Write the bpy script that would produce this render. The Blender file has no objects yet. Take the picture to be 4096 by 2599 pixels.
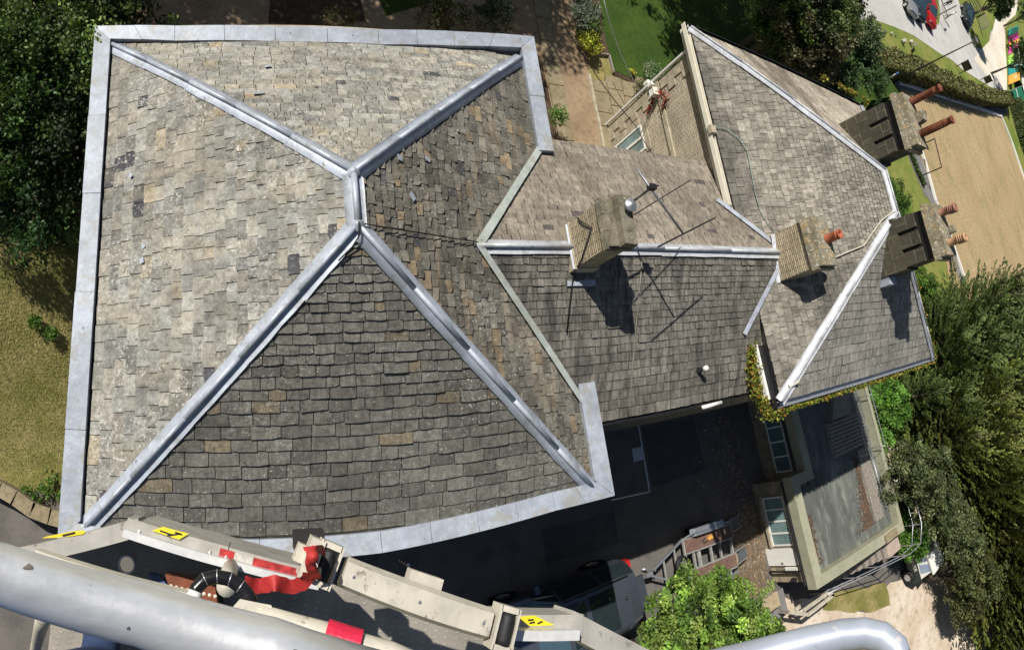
import bpy, math, random
import numpy as np
from mathutils import Vector, Matrix
random.seed(7); rng=np.random.default_rng(11)
S=bpy.context.scene; COL=S.collection
# ---------------------------------------------------------------- camera (the photograph is a cylindrical sweep taken from a lift basket)
F=2380.64; CY=1135.61; CX=2048.0; CAMH=17.7
WX=Vector((0.90397972,0.01676085,-0.42724671)); WY=Vector((-0.14065782,0.95527306,-0.26013221)); WZ=Vector((0.40377723,0.29524983,0.86590501))
cam_d=bpy.data.cameras.new('camera'); cam=bpy.data.objects.new('camera',cam_d); COL.objects.link(cam); S.camera=cam
Mw=Matrix((WX,WY,WZ)).to_4x4(); Mw.translation=Vector((0,0,CAMH)); cam.matrix_world=Mw
cam_d.type='PANO'; cam_d.clip_start=0.05; cam_d.clip_end=2000
S.render.engine='CYCLES'
def setp(n,v):
    if hasattr(cam_d,n): setattr(cam_d,n,v)
    else: setattr(cam_d.cycles,n,v)
setp('panorama_type','CENTRAL_CYLINDRICAL')
setp('central_cylindrical_range_u_min',-2048/F); setp('central_cylindrical_range_u_max',2048/F)
setp('central_cylindrical_range_v_min',-(2599-CY)/F); setp('central_cylindrical_range_v_max',CY/F); setp('central_cylindrical_radius',1.0)
# ---------------------------------------------------------------- sky and sun
SD=Vector((0.545,-0.587,-1.0)).normalized()      # direction the sunlight travels
elev=math.asin(-SD.z); az=math.atan2(-SD.x,-SD.y)  # azimuth of the sun measured from +Y towards +X
w=bpy.data.worlds.new('World'); S.world=w; w.use_nodes=True
nt=w.node_tree; bg=nt.nodes['Background']; sk=nt.nodes.new('ShaderNodeTexSky'); sk.sky_type='NISHITA'; sk.sun_disc=False
sk.sun_elevation=elev; sk.sun_rotation=az; nt.links.new(sk.outputs[0],bg.inputs[0]); bg.inputs[1].default_value=0.05
sl=bpy.data.lights.new('sun','SUN'); sl.energy=5.0; sl.angle=math.radians(0.5); sl.color=(1.0,0.95,0.87)
so=bpy.data.objects.new('sun',sl); COL.objects.link(so); so.rotation_euler=SD.to_track_quat('-Z','Y').to_euler(); so.location=(-40,40,60)
S.view_settings.view_transform='Standard'; S.view_settings.look='None'; S.view_settings.exposure=0.15; S.view_settings.gamma=1
S.cycles.max_bounces=6; S.cycles.transparent_max_bounces=6

# ---------------------------------------------------------------- helpers
def ray(x,y):
    u=(x-CX)/F; v=(CY-y)/F; c=(math.sin(u),v,-math.cos(u))
    return WX_*c
class _R:
    def __mul__(s,c): return Vector((WX.x*c[0]+WX.y*c[1]+WX.z*c[2], WY.x*c[0]+WY.y*c[1]+WY.z*c[2], WZ.x*c[0]+WZ.y*c[1]+WZ.z*c[2]))
WX_=_R()
def P(x,y,h=0.0):
    "point of the scene seen at photo position (x,y) that stands h metres above the courtyard"
    r=ray(x,y); t=(h-CAMH)/r.z; return Vector((r.x*t,r.y*t,h))
def PD(x,y,d):
    r=ray(x,y).normalized(); return Vector((0,0,CAMH))+r*d
def V(*a): return Vector(a)
def tag(o,label=None,cat=None,group=None,kind=None):
    if label: o['label']=label
    if cat: o['category']=cat
    if group: o['group']=group
    if kind: o['kind']=kind
    return o
def thing(name,label,cat,loc=(0,0,0),rz=0,group=None):
    o=bpy.data.objects.new(name,None); COL.objects.link(o); o.location=loc; o.rotation_euler=(0,0,rz); o.empty_display_size=.2
    return tag(o,label,cat,group)
def dup(root,loc,rz,label=None,group=None,scale=None):
    r=root.copy(); COL.objects.link(r); r.location=loc; r.rotation_euler=(0,0,rz)
    if scale is not None: r.scale=(scale,)*3 if not hasattr(scale,'__len__') else scale
    if label: r['label']=label
    if group: r['group']=group
    for ch in list(root.children):
        c=ch.copy(); COL.objects.link(c); c.parent=r
        for g in list(ch.children):
            d=g.copy(); COL.objects.link(d); d.parent=c
    return r
class MB:
    def __init__(s): s.v=[]; s.f=[]; s.c=[]; s.m=[]
    def add(s,vs,fs,col=None,mi=0):
        b=len(s.v); s.v+= [tuple(p) for p in vs]
        for f in fs: s.f.append([b+i for i in f]); s.c.append(col); s.m.append(mi)
        return s
    def poly(s,vs,col=None,mi=0): return s.add(vs,[list(range(len(vs)))],col,mi)
    def hexa(s,p,col=None,mi=0):   # 4 bottom ccw, 4 top ccw
        return s.add(p,[[3,2,1,0],[4,5,6,7],[0,1,5,4],[1,2,6,5],[2,3,7,6],[3,0,4,7]],col,mi)
    def box(s,x0,x1,y0,y1,z0,z1,col=None,mi=0):
        return s.hexa([(x0,y0,z0),(x1,y0,z0),(x1,y1,z0),(x0,y1,z0),(x0,y0,z1),(x1,y0,z1),(x1,y1,z1),(x0,y1,z1)],col,mi)
    def prism(s,pts,z0,z1,col=None,mi=0):
        n=len(pts); b=[(p[0],p[1],z0) for p in pts]+[(p[0],p[1],z1) for p in pts]
        a=sum(pts[i][0]*pts[(i+1)%n][1]-pts[(i+1)%n][0]*pts[i][1] for i in range(n))
        fs=[list(range(n))[::-1],list(range(n,2*n))]+[[i,(i+1)%n,n+(i+1)%n,n+i] for i in range(n)]
        if a<0: fs=[f[::-1] for f in fs]
        return s.add(b,fs,col,mi)
    def beam(s,a,b,w,h,up=(0,0,1),col=None,mi=0,taper=1.0):
        a=Vector(a); b=Vector(b); d=(b-a).normalized(); u=Vector(up); sd=d.cross(u)
        if sd.length<1e-4: sd=d.cross(Vector((1,0,0)))
        sd.normalize(); u=sd.cross(d).normalized(); p=[]
        for q,k in((a,1),(b,taper)):
            p.append([q+sd*(x*w*k/2)+u*(y*h*k/2) for x,y in((-1,-1),(1,-1),(1,1),(-1,1))])
        A,B=p
        return s.add(A+B,[[0,1,2,3],[7,6,5,4],[1,0,4,5],[2,1,5,6],[3,2,6,7],[0,3,7,4]],col,mi)
    def tube(s,pts,r,n=8,col=None,mi=0,caps=True):
        pts=[Vector(p) for p in pts]; R=r if hasattr(r,'__len__') else [r]*len(pts); rings=[]
        t0=(pts[1]-pts[0]).normalized(); u=t0.orthogonal().normalized(); vs=[]
        for i,p in enumerate(pts):
            t=(pts[min(i+1,len(pts)-1)]-pts[max(i-1,0)]).normalized(); u=(u-t*u.dot(t)).normalized(); w_=t.cross(u)
            vs+=[p+(u*math.cos(k*2*math.pi/n)+w_*math.sin(k*2*math.pi/n))*R[i] for k in range(n)]
        fs=[]
        for i in range(len(pts)-1):
            for k in range(n):
                a=i*n+k; b=i*n+(k+1)%n; fs.append([a,b,b+n,a+n])
        if caps: fs+= [list(range(n))[::-1], [ (len(pts)-1)*n+k for k in range(n)]]
        return s.add(vs,fs,col,mi)
    def lathe(s,prof,c=(0,0,0),axis=(0,0,1),n=20,col=None,mi=0):
        a=Vector(axis).normalized(); u=a.orthogonal().normalized(); w_=a.cross(u); c=Vector(c); vs=[]; fs=[]
        for r,z in prof:
            vs+=[c+a*z+(u*math.cos(k*2*math.pi/n)+w_*math.sin(k*2*math.pi/n))*max(r,1e-4) for k in range(n)]
        for i in range(len(prof)-1):
            for k in range(n):
                p=i*n+k;q=i*n+(k+1)%n; fs.append([p,q,q+n,p+n])
        return s.add(vs,fs,col,mi)
    def build(s,name,mats,parent=None,smooth=False,loc=None):
        me=bpy.data.meshes.new(name); me.from_pydata(s.v,[],s.f); me.update()
        if not hasattr(mats,'__len__'): mats=[mats]
        for m in mats: me.materials.append(m)
        if len(mats)>1: me.polygons.foreach_set('material_index',s.m)
        if any(c is not None for c in s.c):
            at=me.color_attributes.new('Col','FLOAT_COLOR','CORNER'); arr=[]
            for f,c in zip(s.f,s.c):
                c=c or (1,1,1); arr+= [c[0],c[1],c[2],1.0]*len(f)
            at.data.foreach_set('color',arr)
        if smooth: me.polygons.foreach_set('use_smooth',[True]*len(me.polygons))
        o=bpy.data.objects.new(name,me); COL.objects.link(o)
        if parent is not None: o.parent=parent
        if loc is not None: o.location=loc
        return o
def struct(name,mb,m,smooth=False): return tag(mb.build(name,m,None,smooth),kind='structure')

# ---------------------------------------------------------------- materials
class NT:
    def __init__(s,name):
        s.m=bpy.data.materials.new(name); s.m.use_nodes=True; s.t=s.m.node_tree; s.b=s.t.nodes['Principled BSDF']; s.out=s.t.nodes['Material Output']
        s._p=None
    def n(s,t,**k):
        o=s.t.nodes.new('ShaderNode'+t)
        for a,b in k.items(): setattr(o,a,b)
        return o
    def l(s,a,b): s.t.links.new(a,b)
    def pos(s,obj=False):
        tc=s.n('TexCoord') if obj else s.n('NewGeometry'); return tc.outputs['Object'] if obj else tc.outputs['Position']
    def map(s,vec,scale=(1,1,1),rot=(0,0,0),loc=(0,0,0)):
        m=s.n('Mapping'); m.inputs['Scale'].default_value=scale; m.inputs['Rotation'].default_value=rot; m.inputs['Location'].default_value=loc; s.l(vec,m.inputs[0]); return m.outputs[0]
    def noise(s,vec,sc,det=3,rough=.6,dist=0):
        o=s.n('TexNoise'); o.inputs['Scale'].default_value=sc; o.inputs['Detail'].default_value=det; o.inputs['Roughness'].default_value=rough; o.inputs['Distortion'].default_value=dist; s.l(vec,o.inputs['Vector']); return o.outputs['Fac']
    def ramp(s,fac,a,b,va=0.,vb=1.):
        o=s.n('MapRange'); o.inputs[1].default_value=a; o.inputs[2].default_value=b; o.inputs[3].default_value=va; o.inputs[4].default_value=vb; s.l(fac,o.inputs[0]); return o.outputs[0]
    def math(s,op,a,b):
        o=s.n('Math',operation=op)
        for i,x in enumerate((a,b)):
            if isinstance(x,(int,float)): o.inputs[i].default_value=x
            else: s.l(x,o.inputs[i])
        return o.outputs[0]
    def mix(s,fac,a,b,mode='MIX'):
        o=s.n('Mix',data_type='RGBA',blend_type=mode)
        for i,x in ((0,fac),(6,a),(7,b)):
            if isinstance(x,(int,float)): o.inputs[i].default_value=x
            elif isinstance(x,tuple): o.inputs[i].default_value=(*x,1)
            else: s.l(x,o.inputs[i])
        return o.outputs[2]
    def mul(s,c,f): # scale a colour by a float socket
        o=s.n('VectorMath',operation='SCALE'); 
        if isinstance(c,tuple): o.inputs[0].default_value=c
        else: s.l(c,o.inputs[0])
        s.l(f,o.inputs[3]); return o.outputs[0]
    def attr(s,n='Col'):
        o=s.n('Attribute'); o.attribute_name=n; return o.outputs['Color']
    def bump(s,h,st=.3,dist=.02):
        o=s.n('Bump'); o.inputs['Strength'].default_value=st; o.inputs['Distance'].default_value=dist; s.l(h,o.inputs['Height']); s.l(o.outputs[0],s.b.inputs['Normal'])
    def fin(s,col=None,rough=.8,metal=0.,spec=.4):
        if col is not None:
            if isinstance(col,tuple): s.b.inputs['Base Color'].default_value=(*col,1)
            else: s.l(col,s.b.inputs['Base Color'])
        if isinstance(rough,(int,float)): s.b.inputs['Roughness'].default_value=rough
        else: s.l(rough,s.b.inputs['Roughness'])
        s.b.inputs['Metallic'].default_value=metal; s.b.inputs['Specular IOR Level'].default_value=spec
        return s.m
def plain(name,col,rough=.6,metal=0.,var=.25,sc=6.,bump=.15,spec=.4,obj=False,sc2=60):
    n=NT(name); p=n.pos(obj); a=n.ramp(n.noise(p,sc,4),.3,.7,1-var,1+var*.6); b=n.ramp(n.noise(p,sc2,2),.3,.7,1-var*.5,1+var*.4)
    c=n.mul(n.mul(col,a),b)
    if bump: n.bump(n.noise(p,sc2,3),bump,.01)
    return n.fin(c,rough,metal,spec)
def colattr(name,rough=.6,metal=0.,var=.15,sc=20,spec=.4,bump=0.):
    n=NT(name); p=n.pos(True); c=n.mul(n.attr(),n.ramp(n.noise(p,sc,3),.3,.7,1-var,1+var))
    if bump: n.bump(n.noise(p,sc*2,3),bump,.01)
    return n.fin(c,rough,metal,spec)
def slate_mat(name,streak=(1,1,1),sk=.3,lich=.5,dark=.5,lcol=(.50,.49,.43),lthr=.56,tint=(1,1,1),pat=None):
    n=NT(name); p=n.pos(); c=n.attr()
    if tint!=(1,1,1): c=n.mix(1.,c,tint,'MULTIPLY')
    c=n.mul(c,n.ramp(n.noise(p,.45,3),.3,.7,.78,1.15))
    c=n.mul(c,n.ramp(n.noise(p,48,5,.8),.32,.68,.58,1.32))
    st=n.noise(n.map(p,streak),3.2,4,.65,.3); c=n.mul(c,n.ramp(st,.38,.68,1.12,1-sk))
    if pat: c=n.mix(n.math('MULTIPLY',n.ramp(n.noise(n.map(p,pat[1]),pat[0],3,.6,.5),.52,.66,0,pat[3]),1.),c,pat[2])
    c=n.mul(c,n.ramp(n.noise(p,7,5,.75),.32,.68,.66,1.25))
    msk=n.ramp(n.noise(p,1.1,2),.42,.62,0,1)
    dk=n.math('MULTIPLY',n.ramp(n.noise(p,9,5,.75),.52,.66,0,dark),n.ramp(n.noise(n.map(p,(1,1,1),loc=(5,2,1)),.8,2),.4,.6,.25,1))
    c=n.mix(dk,c,(.055,.052,.045))
    li=n.math('MULTIPLY',n.ramp(n.noise(p,15,6,.85),lthr,lthr+.07,0,lich),n.math('ADD',n.math('MULTIPLY',msk,.8),.2))
    c=n.mix(li,c,lcol)
    vo=n.n('TexVoronoi'); vo.inputs['Scale'].default_value=11; n.l(p,vo.inputs['Vector'])
    sp=n.math('MULTIPLY',n.ramp(vo.outputs['Distance'],.10,.16,1,0),lich*.9); sp=n.math('MULTIPLY',sp,n.ramp(n.noise(p,3,2),.5,.6,0,1))
    c=n.mix(sp,c,(.55,.55,.47))
    n.bump(n.noise(p,60,5,.8),.7,.016)
    return n.fin(c,.9,0,.25)
def lead_mat(name,base=(.42,.46,.53),stain=(.30,.31,.30),white=.4):
    n=NT(name); p=n.pos(); c=n.mul(base,n.ramp(n.noise(p,5,4),.3,.7,.82,1.12))
    c=n.mix(n.ramp(n.noise(p,14,3,.7),.55,.7,0,white),c,(.68,.70,.72))
    c=n.mix(n.ramp(n.noise(p,3.3,6,.75),.535,.60,0,.7),c,stain); c=n.mul(c,n.ramp(n.noise(p,1.1,4),.35,.65,.82,1.08))
    vo=n.n('TexVoronoi'); vo.inputs['Scale'].default_value=4; n.l(p,vo.inputs['Vector'])
    c=n.mix(n.math('MULTIPLY',n.ramp(vo.outputs['Distance'],.07,.09,.85,0),n.ramp(n.noise(p,2,2),.5,.55,0,1)),c,(.07,.07,.08))
    n.bump(n.noise(p,22,3),.12,.02)
    return n.fin(c,.5,.15,.5)
def wall_mat(name,cols,mort,bw,bh,rough_sc=18,ms=.012,bump=.6,offs=.5,wob=None):
    n=NT(name); g=n.n('NewGeometry'); sx=n.n('SeparateXYZ'); n.l(g.outputs['Position'],sx.inputs[0]); sn=n.n('SeparateXYZ'); n.l(g.outputs['True Normal'],sn.inputs[0])
    ax=n.math('GREATER_THAN',n.math('ABSOLUTE',sn.outputs[0],0),.5); az_=n.math('GREATER_THAN',n.math('ABSOLUTE',sn.outputs[2],0),.7)
    u=n.math('ADD',n.math('MULTIPLY',sx.outputs[1],ax),n.math('MULTIPLY',sx.outputs[0],n.math('SUBTRACT',1.,ax)))
    v=n.math('ADD',n.math('MULTIPLY',sx.outputs[2],n.math('SUBTRACT',1.,az_)),n.math('MULTIPLY',sx.outputs[1],az_))
    cb=n.n('CombineXYZ'); n.l(u,cb.inputs[0]); n.l(v,cb.inputs[1])
    ds=n.n('VectorMath',operation='ADD'); no=n.n('TexNoise'); no.inputs['Scale'].default_value=2.5; n.l(cb.outputs[0],no.inputs['Vector']); no.inputs['Detail'].default_value=4
    sc=n.n('VectorMath',operation='SCALE'); n.l(no.outputs['Color'],sc.inputs[0]); sc.inputs[3].default_value=bh*.6 if wob is None else wob; n.l(cb.outputs[0],ds.inputs[0]); n.l(sc.outputs[0],ds.inputs[1])
    br=n.n('TexBrick'); br.offset=offs; br.inputs['Scale'].default_value=1; br.inputs['Brick Width'].default_value=bw; br.inputs['Row Height'].default_value=bh; br.inputs['Mortar Size'].default_value=ms; br.inputs['Mortar Smooth'].default_value=.3
    br.inputs['Color1'].default_value=(*cols[0],1); br.inputs['Color2'].default_value=(*cols[1],1); br.inputs['Mortar'].default_value=(*mort,1); n.l(ds.outputs[0],br.inputs['Vector'])
    p=g.outputs['Position']; c=n.mul(br.outputs['Color'],n.ramp(n.noise(p,rough_sc,4,.7),.3,.7,.7,1.25)); c=n.mul(c,n.ramp(n.noise(p,1.3,3),.3,.7,.8,1.15))
    h=n.math('ADD',n.math('MULTIPLY',br.outputs['Fac'],-1.),n.math('MULTIPLY',n.noise(p,rough_sc*1.5,4),.8)); n.bump(h,bump,.03)
    return n.fin(c,.9,0,.2)
def foliage_mat(name,tint=(1,1,1),trans=.25,rough=.55):
    n=NT(name); c=n.attr(); 
    if tint!=(1,1,1): c=n.mix(1.,c,tint,'MULTIPLY')
    n.fin(c,rough,0,.35); t=n.n('BsdfTranslucent'); n.l(n.mix(1.,c,(1.1,1.3,.5),'MULTIPLY'),t.inputs[0]); mx=n.n('MixShader'); mx.inputs[0].default_value=trans
    n.l(n.b.outputs[0],mx.inputs[1]); n.l(t.outputs[0],mx.inputs[2]); n.l(mx.outputs[0],n.out.inputs[0]); return n.m
def ground_mat(name,cols,scales=(.35,3,40),thr=(.4,.6),rough=.95,bump=.4,spots=None,aniso=None):
    n=NT(name); p=n.pos(); q=n.map(p,aniso[0],aniso[1]) if aniso else p
    c=n.mix(n.ramp(n.noise(q,scales[0],4,.65),thr[0],thr[1],0,1),cols[0],cols[1])
    if len(cols)>2: c=n.mix(n.ramp(n.noise(q,scales[1],5,.7),.5,.68,0,.8),c,cols[2])
    c=n.mul(c,n.ramp(n.noise(p,scales[2],4,.75),.3,.7,.72,1.3))
    if spots: c=n.mix(n.ramp(n.noise(p,spots[0],3,.8),spots[1],spots[1]+.05,0,.9),c,spots[2])
    n.bump(n.noise(p,scales[2],4),bump,.03)
    return n.fin(c,rough,0,.15)

M={}
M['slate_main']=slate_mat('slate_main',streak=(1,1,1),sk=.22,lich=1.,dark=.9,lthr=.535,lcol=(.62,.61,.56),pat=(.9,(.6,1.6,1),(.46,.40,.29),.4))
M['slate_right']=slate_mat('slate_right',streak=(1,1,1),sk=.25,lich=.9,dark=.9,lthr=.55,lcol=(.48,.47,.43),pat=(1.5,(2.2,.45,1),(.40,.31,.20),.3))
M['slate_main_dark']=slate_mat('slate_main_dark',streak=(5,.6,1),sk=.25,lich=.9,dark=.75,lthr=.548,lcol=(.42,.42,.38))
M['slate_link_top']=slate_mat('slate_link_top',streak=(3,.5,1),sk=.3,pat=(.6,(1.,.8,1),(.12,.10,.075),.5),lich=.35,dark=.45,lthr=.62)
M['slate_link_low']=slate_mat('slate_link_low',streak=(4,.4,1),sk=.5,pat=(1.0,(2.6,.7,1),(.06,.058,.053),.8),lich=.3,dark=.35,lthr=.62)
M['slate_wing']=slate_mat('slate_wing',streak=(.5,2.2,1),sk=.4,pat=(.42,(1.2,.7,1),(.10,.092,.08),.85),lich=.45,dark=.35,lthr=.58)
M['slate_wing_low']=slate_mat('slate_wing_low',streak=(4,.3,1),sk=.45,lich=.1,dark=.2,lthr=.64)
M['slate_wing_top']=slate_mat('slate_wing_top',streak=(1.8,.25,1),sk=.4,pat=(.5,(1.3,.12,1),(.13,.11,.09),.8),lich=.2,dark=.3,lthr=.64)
M['underlay']=plain('roof_underlay',(.02,.02,.02),.95)
M['lead']=lead_mat('lead'); M['lead_white']=lead_mat('lead_white',(.50,.52,.56),(.33,.34,.32),.6); M['lead_green']=lead_mat('lead_green',(.50,.55,.50),(.42,.42,.28),.5)
M['zinc']=lead_mat('zinc',(.38,.42,.48),(.33,.32,.29),.35)
M['wall_main']=wall_mat('wall_main',((.26,.22,.16),(.18,.15,.11)),(.12,.11,.09),.42,.17)
M['wall_rubble']=wall_mat('wall_rubble',((.62,.54,.41),(.50,.43,.32)),(.30,.26,.20),.24,.062,32,.010,1.,offs=.37)
M['wall_annex']=wall_mat('wall_annex',((.42,.34,.23),(.24,.20,.15)),(.28,.24,.18),.28,.16,18,.008,.4)
M['chim_rubble']=wall_mat('chimney_rubble',((.60,.50,.34),(.40,.33,.22)),(.14,.12,.09),.34,.06,30,.010,1.)
M['chim_ashlar']=wall_mat('chimney_ashlar',((.060,.056,.042),(.095,.084,.058)),(.24,.205,.14),.62,.36,9,.008,.3,offs=.4,wob=.02)
M['ashlar']=plain('ashlar',(.42,.37,.27),.85,var=.3,sc=5)
M['cap_stone']=ground_mat('cap_stone',((.13,.12,.085),(.26,.23,.17),(.07,.068,.05)),(2,7,50),bump=.8,spots=(14,.62,(.62,.60,.50)))
M['cap_lichen']=ground_mat('cap_lichen',((.20,.18,.12),(.30,.28,.22),(.42,.24,.04)),(3,6,50),bump=.8,spots=(12,.58,(.62,.60,.52)))
M['white']=plain('white_paint',(.80,.79,.74),.45,var=.08,bump=0)
M['cream']=plain('cream_paint',(.74,.70,.58),.5,var=.1,bump=0)
M['glass']=plain('window_glass',(.02,.03,.035),.06,0,.1,bump=0,spec=.8)
M['glass_pale']=plain('window_glass_pale',(.20,.30,.30),.12,0,.3,sc=2,bump=0,spec=.6)
M['glass_shade']=plain('window_glass_shaded',(.10,.17,.20),.10,0,.15,sc=2,bump=0,spec=.7)
M['black']=plain('black_rubber',(.015,.015,.016),.6,var=.3)
M['dark_metal']=plain('dark_metal',(.04,.04,.045),.45,.5,var=.2,bump=0)
M['galv']=plain('galvanised',(.52,.54,.57),.42,.75,var=.18,sc=10,bump=.05)
M['bright_lip']=plain('bright_metal_lip',(.74,.74,.73),.35,.25,var=.15,sc=14,bump=0)
M['alu']=plain('aluminium',(.60,.61,.62),.35,.8,var=.1,bump=0)
M['terracotta']=plain('terracotta',(.40,.115,.055),.7,var=.25,sc=5)
M['terra_dark']=ground_mat('terracotta_dark',((.16,.055,.035),(.24,.09,.05),(.10,.05,.04)),(3,8,40),bump=.3,spots=(20,.66,(.45,.40,.33)))
M['terra_pink']=plain('terracotta_pale',(.33,.16,.11),.7,var=.3,sc=6)
M['terra_tan']=plain('terracotta_buff',(.46,.27,.15),.7,var=.25,sc=6)
M['grass']=ground_mat('grass_lush',((.036,.070,.012),(.055,.095,.016),(.028,.052,.010)),(.8,5,28),bump=1.)
M['grass_dry']=ground_mat('grass_rough',((.20,.19,.055),(.34,.28,.12),(.12,.135,.035)),(.9,6,45),bump=1.)
M['grass_far']=ground_mat('grass_verge',((.12,.18,.03),(.22,.22,.06),(.10,.15,.03)),(.25,1.5,12),bump=.5)
M['green']=ground_mat('bowling_green_turf',((.33,.24,.13),(.40,.305,.175),(.24,.215,.09)),(.16,.5,4),thr=(.3,.7),bump=.3,aniso=((1.1,.5,1),(0,0,.35)))
M['tarmac']=ground_mat('tarmac',((.125,.115,.105),(.16,.145,.13),(.095,.088,.082)),(.35,1.3,60),bump=.5,spots=(3,.70,(.06,.055,.05)))
M['tarmac_far']=ground_mat('tarmac_far',((.44,.43,.40),(.52,.51,.49),(.38,.37,.35)),(.12,.8,20),bump=.2)
M['gravel_far']=ground_mat('gravel_far',((.62,.56,.45),(.70,.66,.58),(.52,.45,.33)),(.1,.7,20),bump=.2)
M['gravel']=ground_mat('gravel',((.32,.225,.14),(.40,.295,.19),(.22,.155,.10)),(.6,4,70),bump=1.)
M['gravel_pale']=ground_mat('gravel_pale',((.56,.46,.35),(.66,.58,.48),(.36,.27,.19)),(.5,2.5,40),bump=.6)
M['path_grey']=ground_mat('path_grey',((.17,.165,.16),(.21,.205,.20)),(.3,2,25),bump=.2)
M['soil']=ground_mat('soil',((.06,.042,.028),(.10,.07,.045),(.16,.12,.08)),(1,9,50),bump=1.)
M['flag']=ground_mat('flagstone',((.23,.19,.12),(.30,.25,.16),(.13,.11,.07)),(1.2,7,40),bump=.4,spots=(16,.66,(.40,.38,.30)))
M['dirt']=ground_mat('dirt',((.13,.10,.07),(.18,.145,.105),(.27,.19,.12)),(.8,6,40),bump=.8)
M['timber']=plain('weathered_timber',(.28,.25,.21),.85,var=.35,sc=8)
M['timber_warm']=plain('orange_timber',(.50,.27,.08),.8,var=.3,sc=8)
M['leaf']=foliage_mat('leaf'); M['leaf_dark']=foliage_mat('leaf_dark',trans=.12); M['needle']=foliage_mat('needle',trans=.15,rough=.65)
M['bark']=plain('bark',(.10,.08,.06),.95,var=.4,sc=12,bump=.6)
M['red']=plain('red_webbing',(.42,.03,.028),.6,var=.25,sc=25,bump=.2)
M['yellow']=plain('yellow_sticker',(.75,.60,.03),.4,var=.05,bump=0)

# ================================================================ GROUND
def sm(a,b,x):
    t=min(max((x-a)/(b-a),0),1); return t*t*(3-2*t)
def hgt(x,y):
    lo=sm(22,33,x); yl,yh=(0.,6.) if x>-2.9 else (-1.,9.)
    return 3.5*(1-lo)*sm(yl,yh,y)
mb=MB()
xs=[-120,-60,-30]+[-20+i*1. for i in range(60)]+[42,50,60,80,110,150,220,350,600]; ys=[-300,-120,-60,-30]+[-20+i*1. for i in range(36)]+[18,22,30,45,70,110,200,400]
for j,y in enumerate(ys):
    for i,x in enumerate(xs): mb.v.append((x,y,hgt(x,y)))
nx=len(xs)
for j in range(len(ys)-1):
    for i in range(nx-1): mb.f.append([j*nx+i,j*nx+i+1,(j+1)*nx+i+1,(j+1)*nx+i]); mb.c.append(None); mb.m.append(0)
struct('ground',mb,M['grass_dry'],True)
def sheet(name,pts,h,m,dz=0.0,px=True,kind='structure',sub=None):
    q=[P(x,y,h) if px else V(x,y,h) for x,y in pts]; mb=MB()
    import mathutils.geometry as G
    tri=G.tessellate_polygon([[Vector((p.x,p.y,0)) for p in q]])
    vs=[(p.x,p.y,h+dz) for p in q]
    fs=[]
    for t in tri:
        a,b,c=[Vector(vs[i]) for i in t]
        fs.append(list(t) if (b-a).cross(c-a).z>0 else list(t)[::-1])
    mb.add(vs,fs); return struct(name,mb,m)
# courtyard side
sheet('courtyard_tarmac',[(-9,-14),(31,-14),(31,.9),(-2.6,.9),(-9,-1.6)],0,M['tarmac'],.010,False)
def ragged(pts,amp=.35,step=.8,seed=1):
    r=random.Random(seed); out=[]
    for i in range(len(pts)):
        a=Vector(pts[i]); b=Vector(pts[(i+1)%len(pts)]); n=max(1,int((b-a).length/step)); d=(b-a); nn=Vector((-d.y,d.x)).normalized()
        for k in range(n): out.append(tuple(a+d*k/n+nn*(r.uniform(-amp,amp) if k else 0)))
    return out
def pxy(pts,h=0): return [(P(x,y,h).x,P(x,y,h).y) for x,y in pts]
sheet('gravel_yard',ragged(pxy([(3120,2380),(3260,2400),(3500,2430),(3560,2330),(3700,2250),(4300,2150),(4500,2900),(2500,3100),(2900,2700)]),.25,.7,3),0,M['gravel_pale'],.018,False)
sheet('dirt_patch',ragged(pxy([(2905,2090),(2990,2010),(3075,2080),(3060,2330),(3020,2420),(2960,2400),(2935,2200)]),.12,.4,5),0,M['dirt'],.016,False)
sheet('grass_bank',ragged(pxy([(3290,2390),(3420,2350),(3540,2330),(3560,2420),(3500,2445),(3290,2440)]),.12,.5,6),0,M['grass_dry'],.024,False)
sheet('bare_soil',ragged(pxy([(3500,1715),(3600,1690),(3680,1700),(3720,1900),(3700,2150),(3600,2060),(3560,1850)]),.3,.8,8),0,M['gravel_pale'],.014,False)
# garden terrace behind the house (3.5 m up)
G=3.5
sheet('garden_gravel_path',[(1500,-260),(2297,-120),(2297,0),(2340,180),(2360,215),(2354,301),(2380,420),(2412,600),(2412,760),(2030,760),(2060,300),(1400,140),(200,140),(200,-160)],G,M['gravel'],.008)
sheet('lawn',[(2350,-420),(2397,0),(2412,110),(2423,166),(2451,281),(2520,312),(2600,327),(2650,322),(2720,430),(2960,520),(3600,380),(3300,-60),(3300,-420)],G,M['grass'],.030)
sheet('flower_bed_soil',[(2275,-120),(2290,0),(2335,195),(2430,222),(2448,300),(2600,362),(2700,330),(2640,300),(2450,270),(2440,160),(2405,-120)],G,M['soil'],.018)
sheet('shaded_bed',[(1085,-60),(1435,-30),(1462,84),(1290,116),(1070,128)],G,M['soil'],.020)
sheet('shaded_lawn',[(1500,-60),(1900,-60),(1735,8),(1540,66)],G,M['grass'],.022)
sheet('side_bed',[(2000,160),(2148,235),(2180,300),(2235,580),(2235,700),(2120,700)],G,M['soil'],.016)
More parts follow.
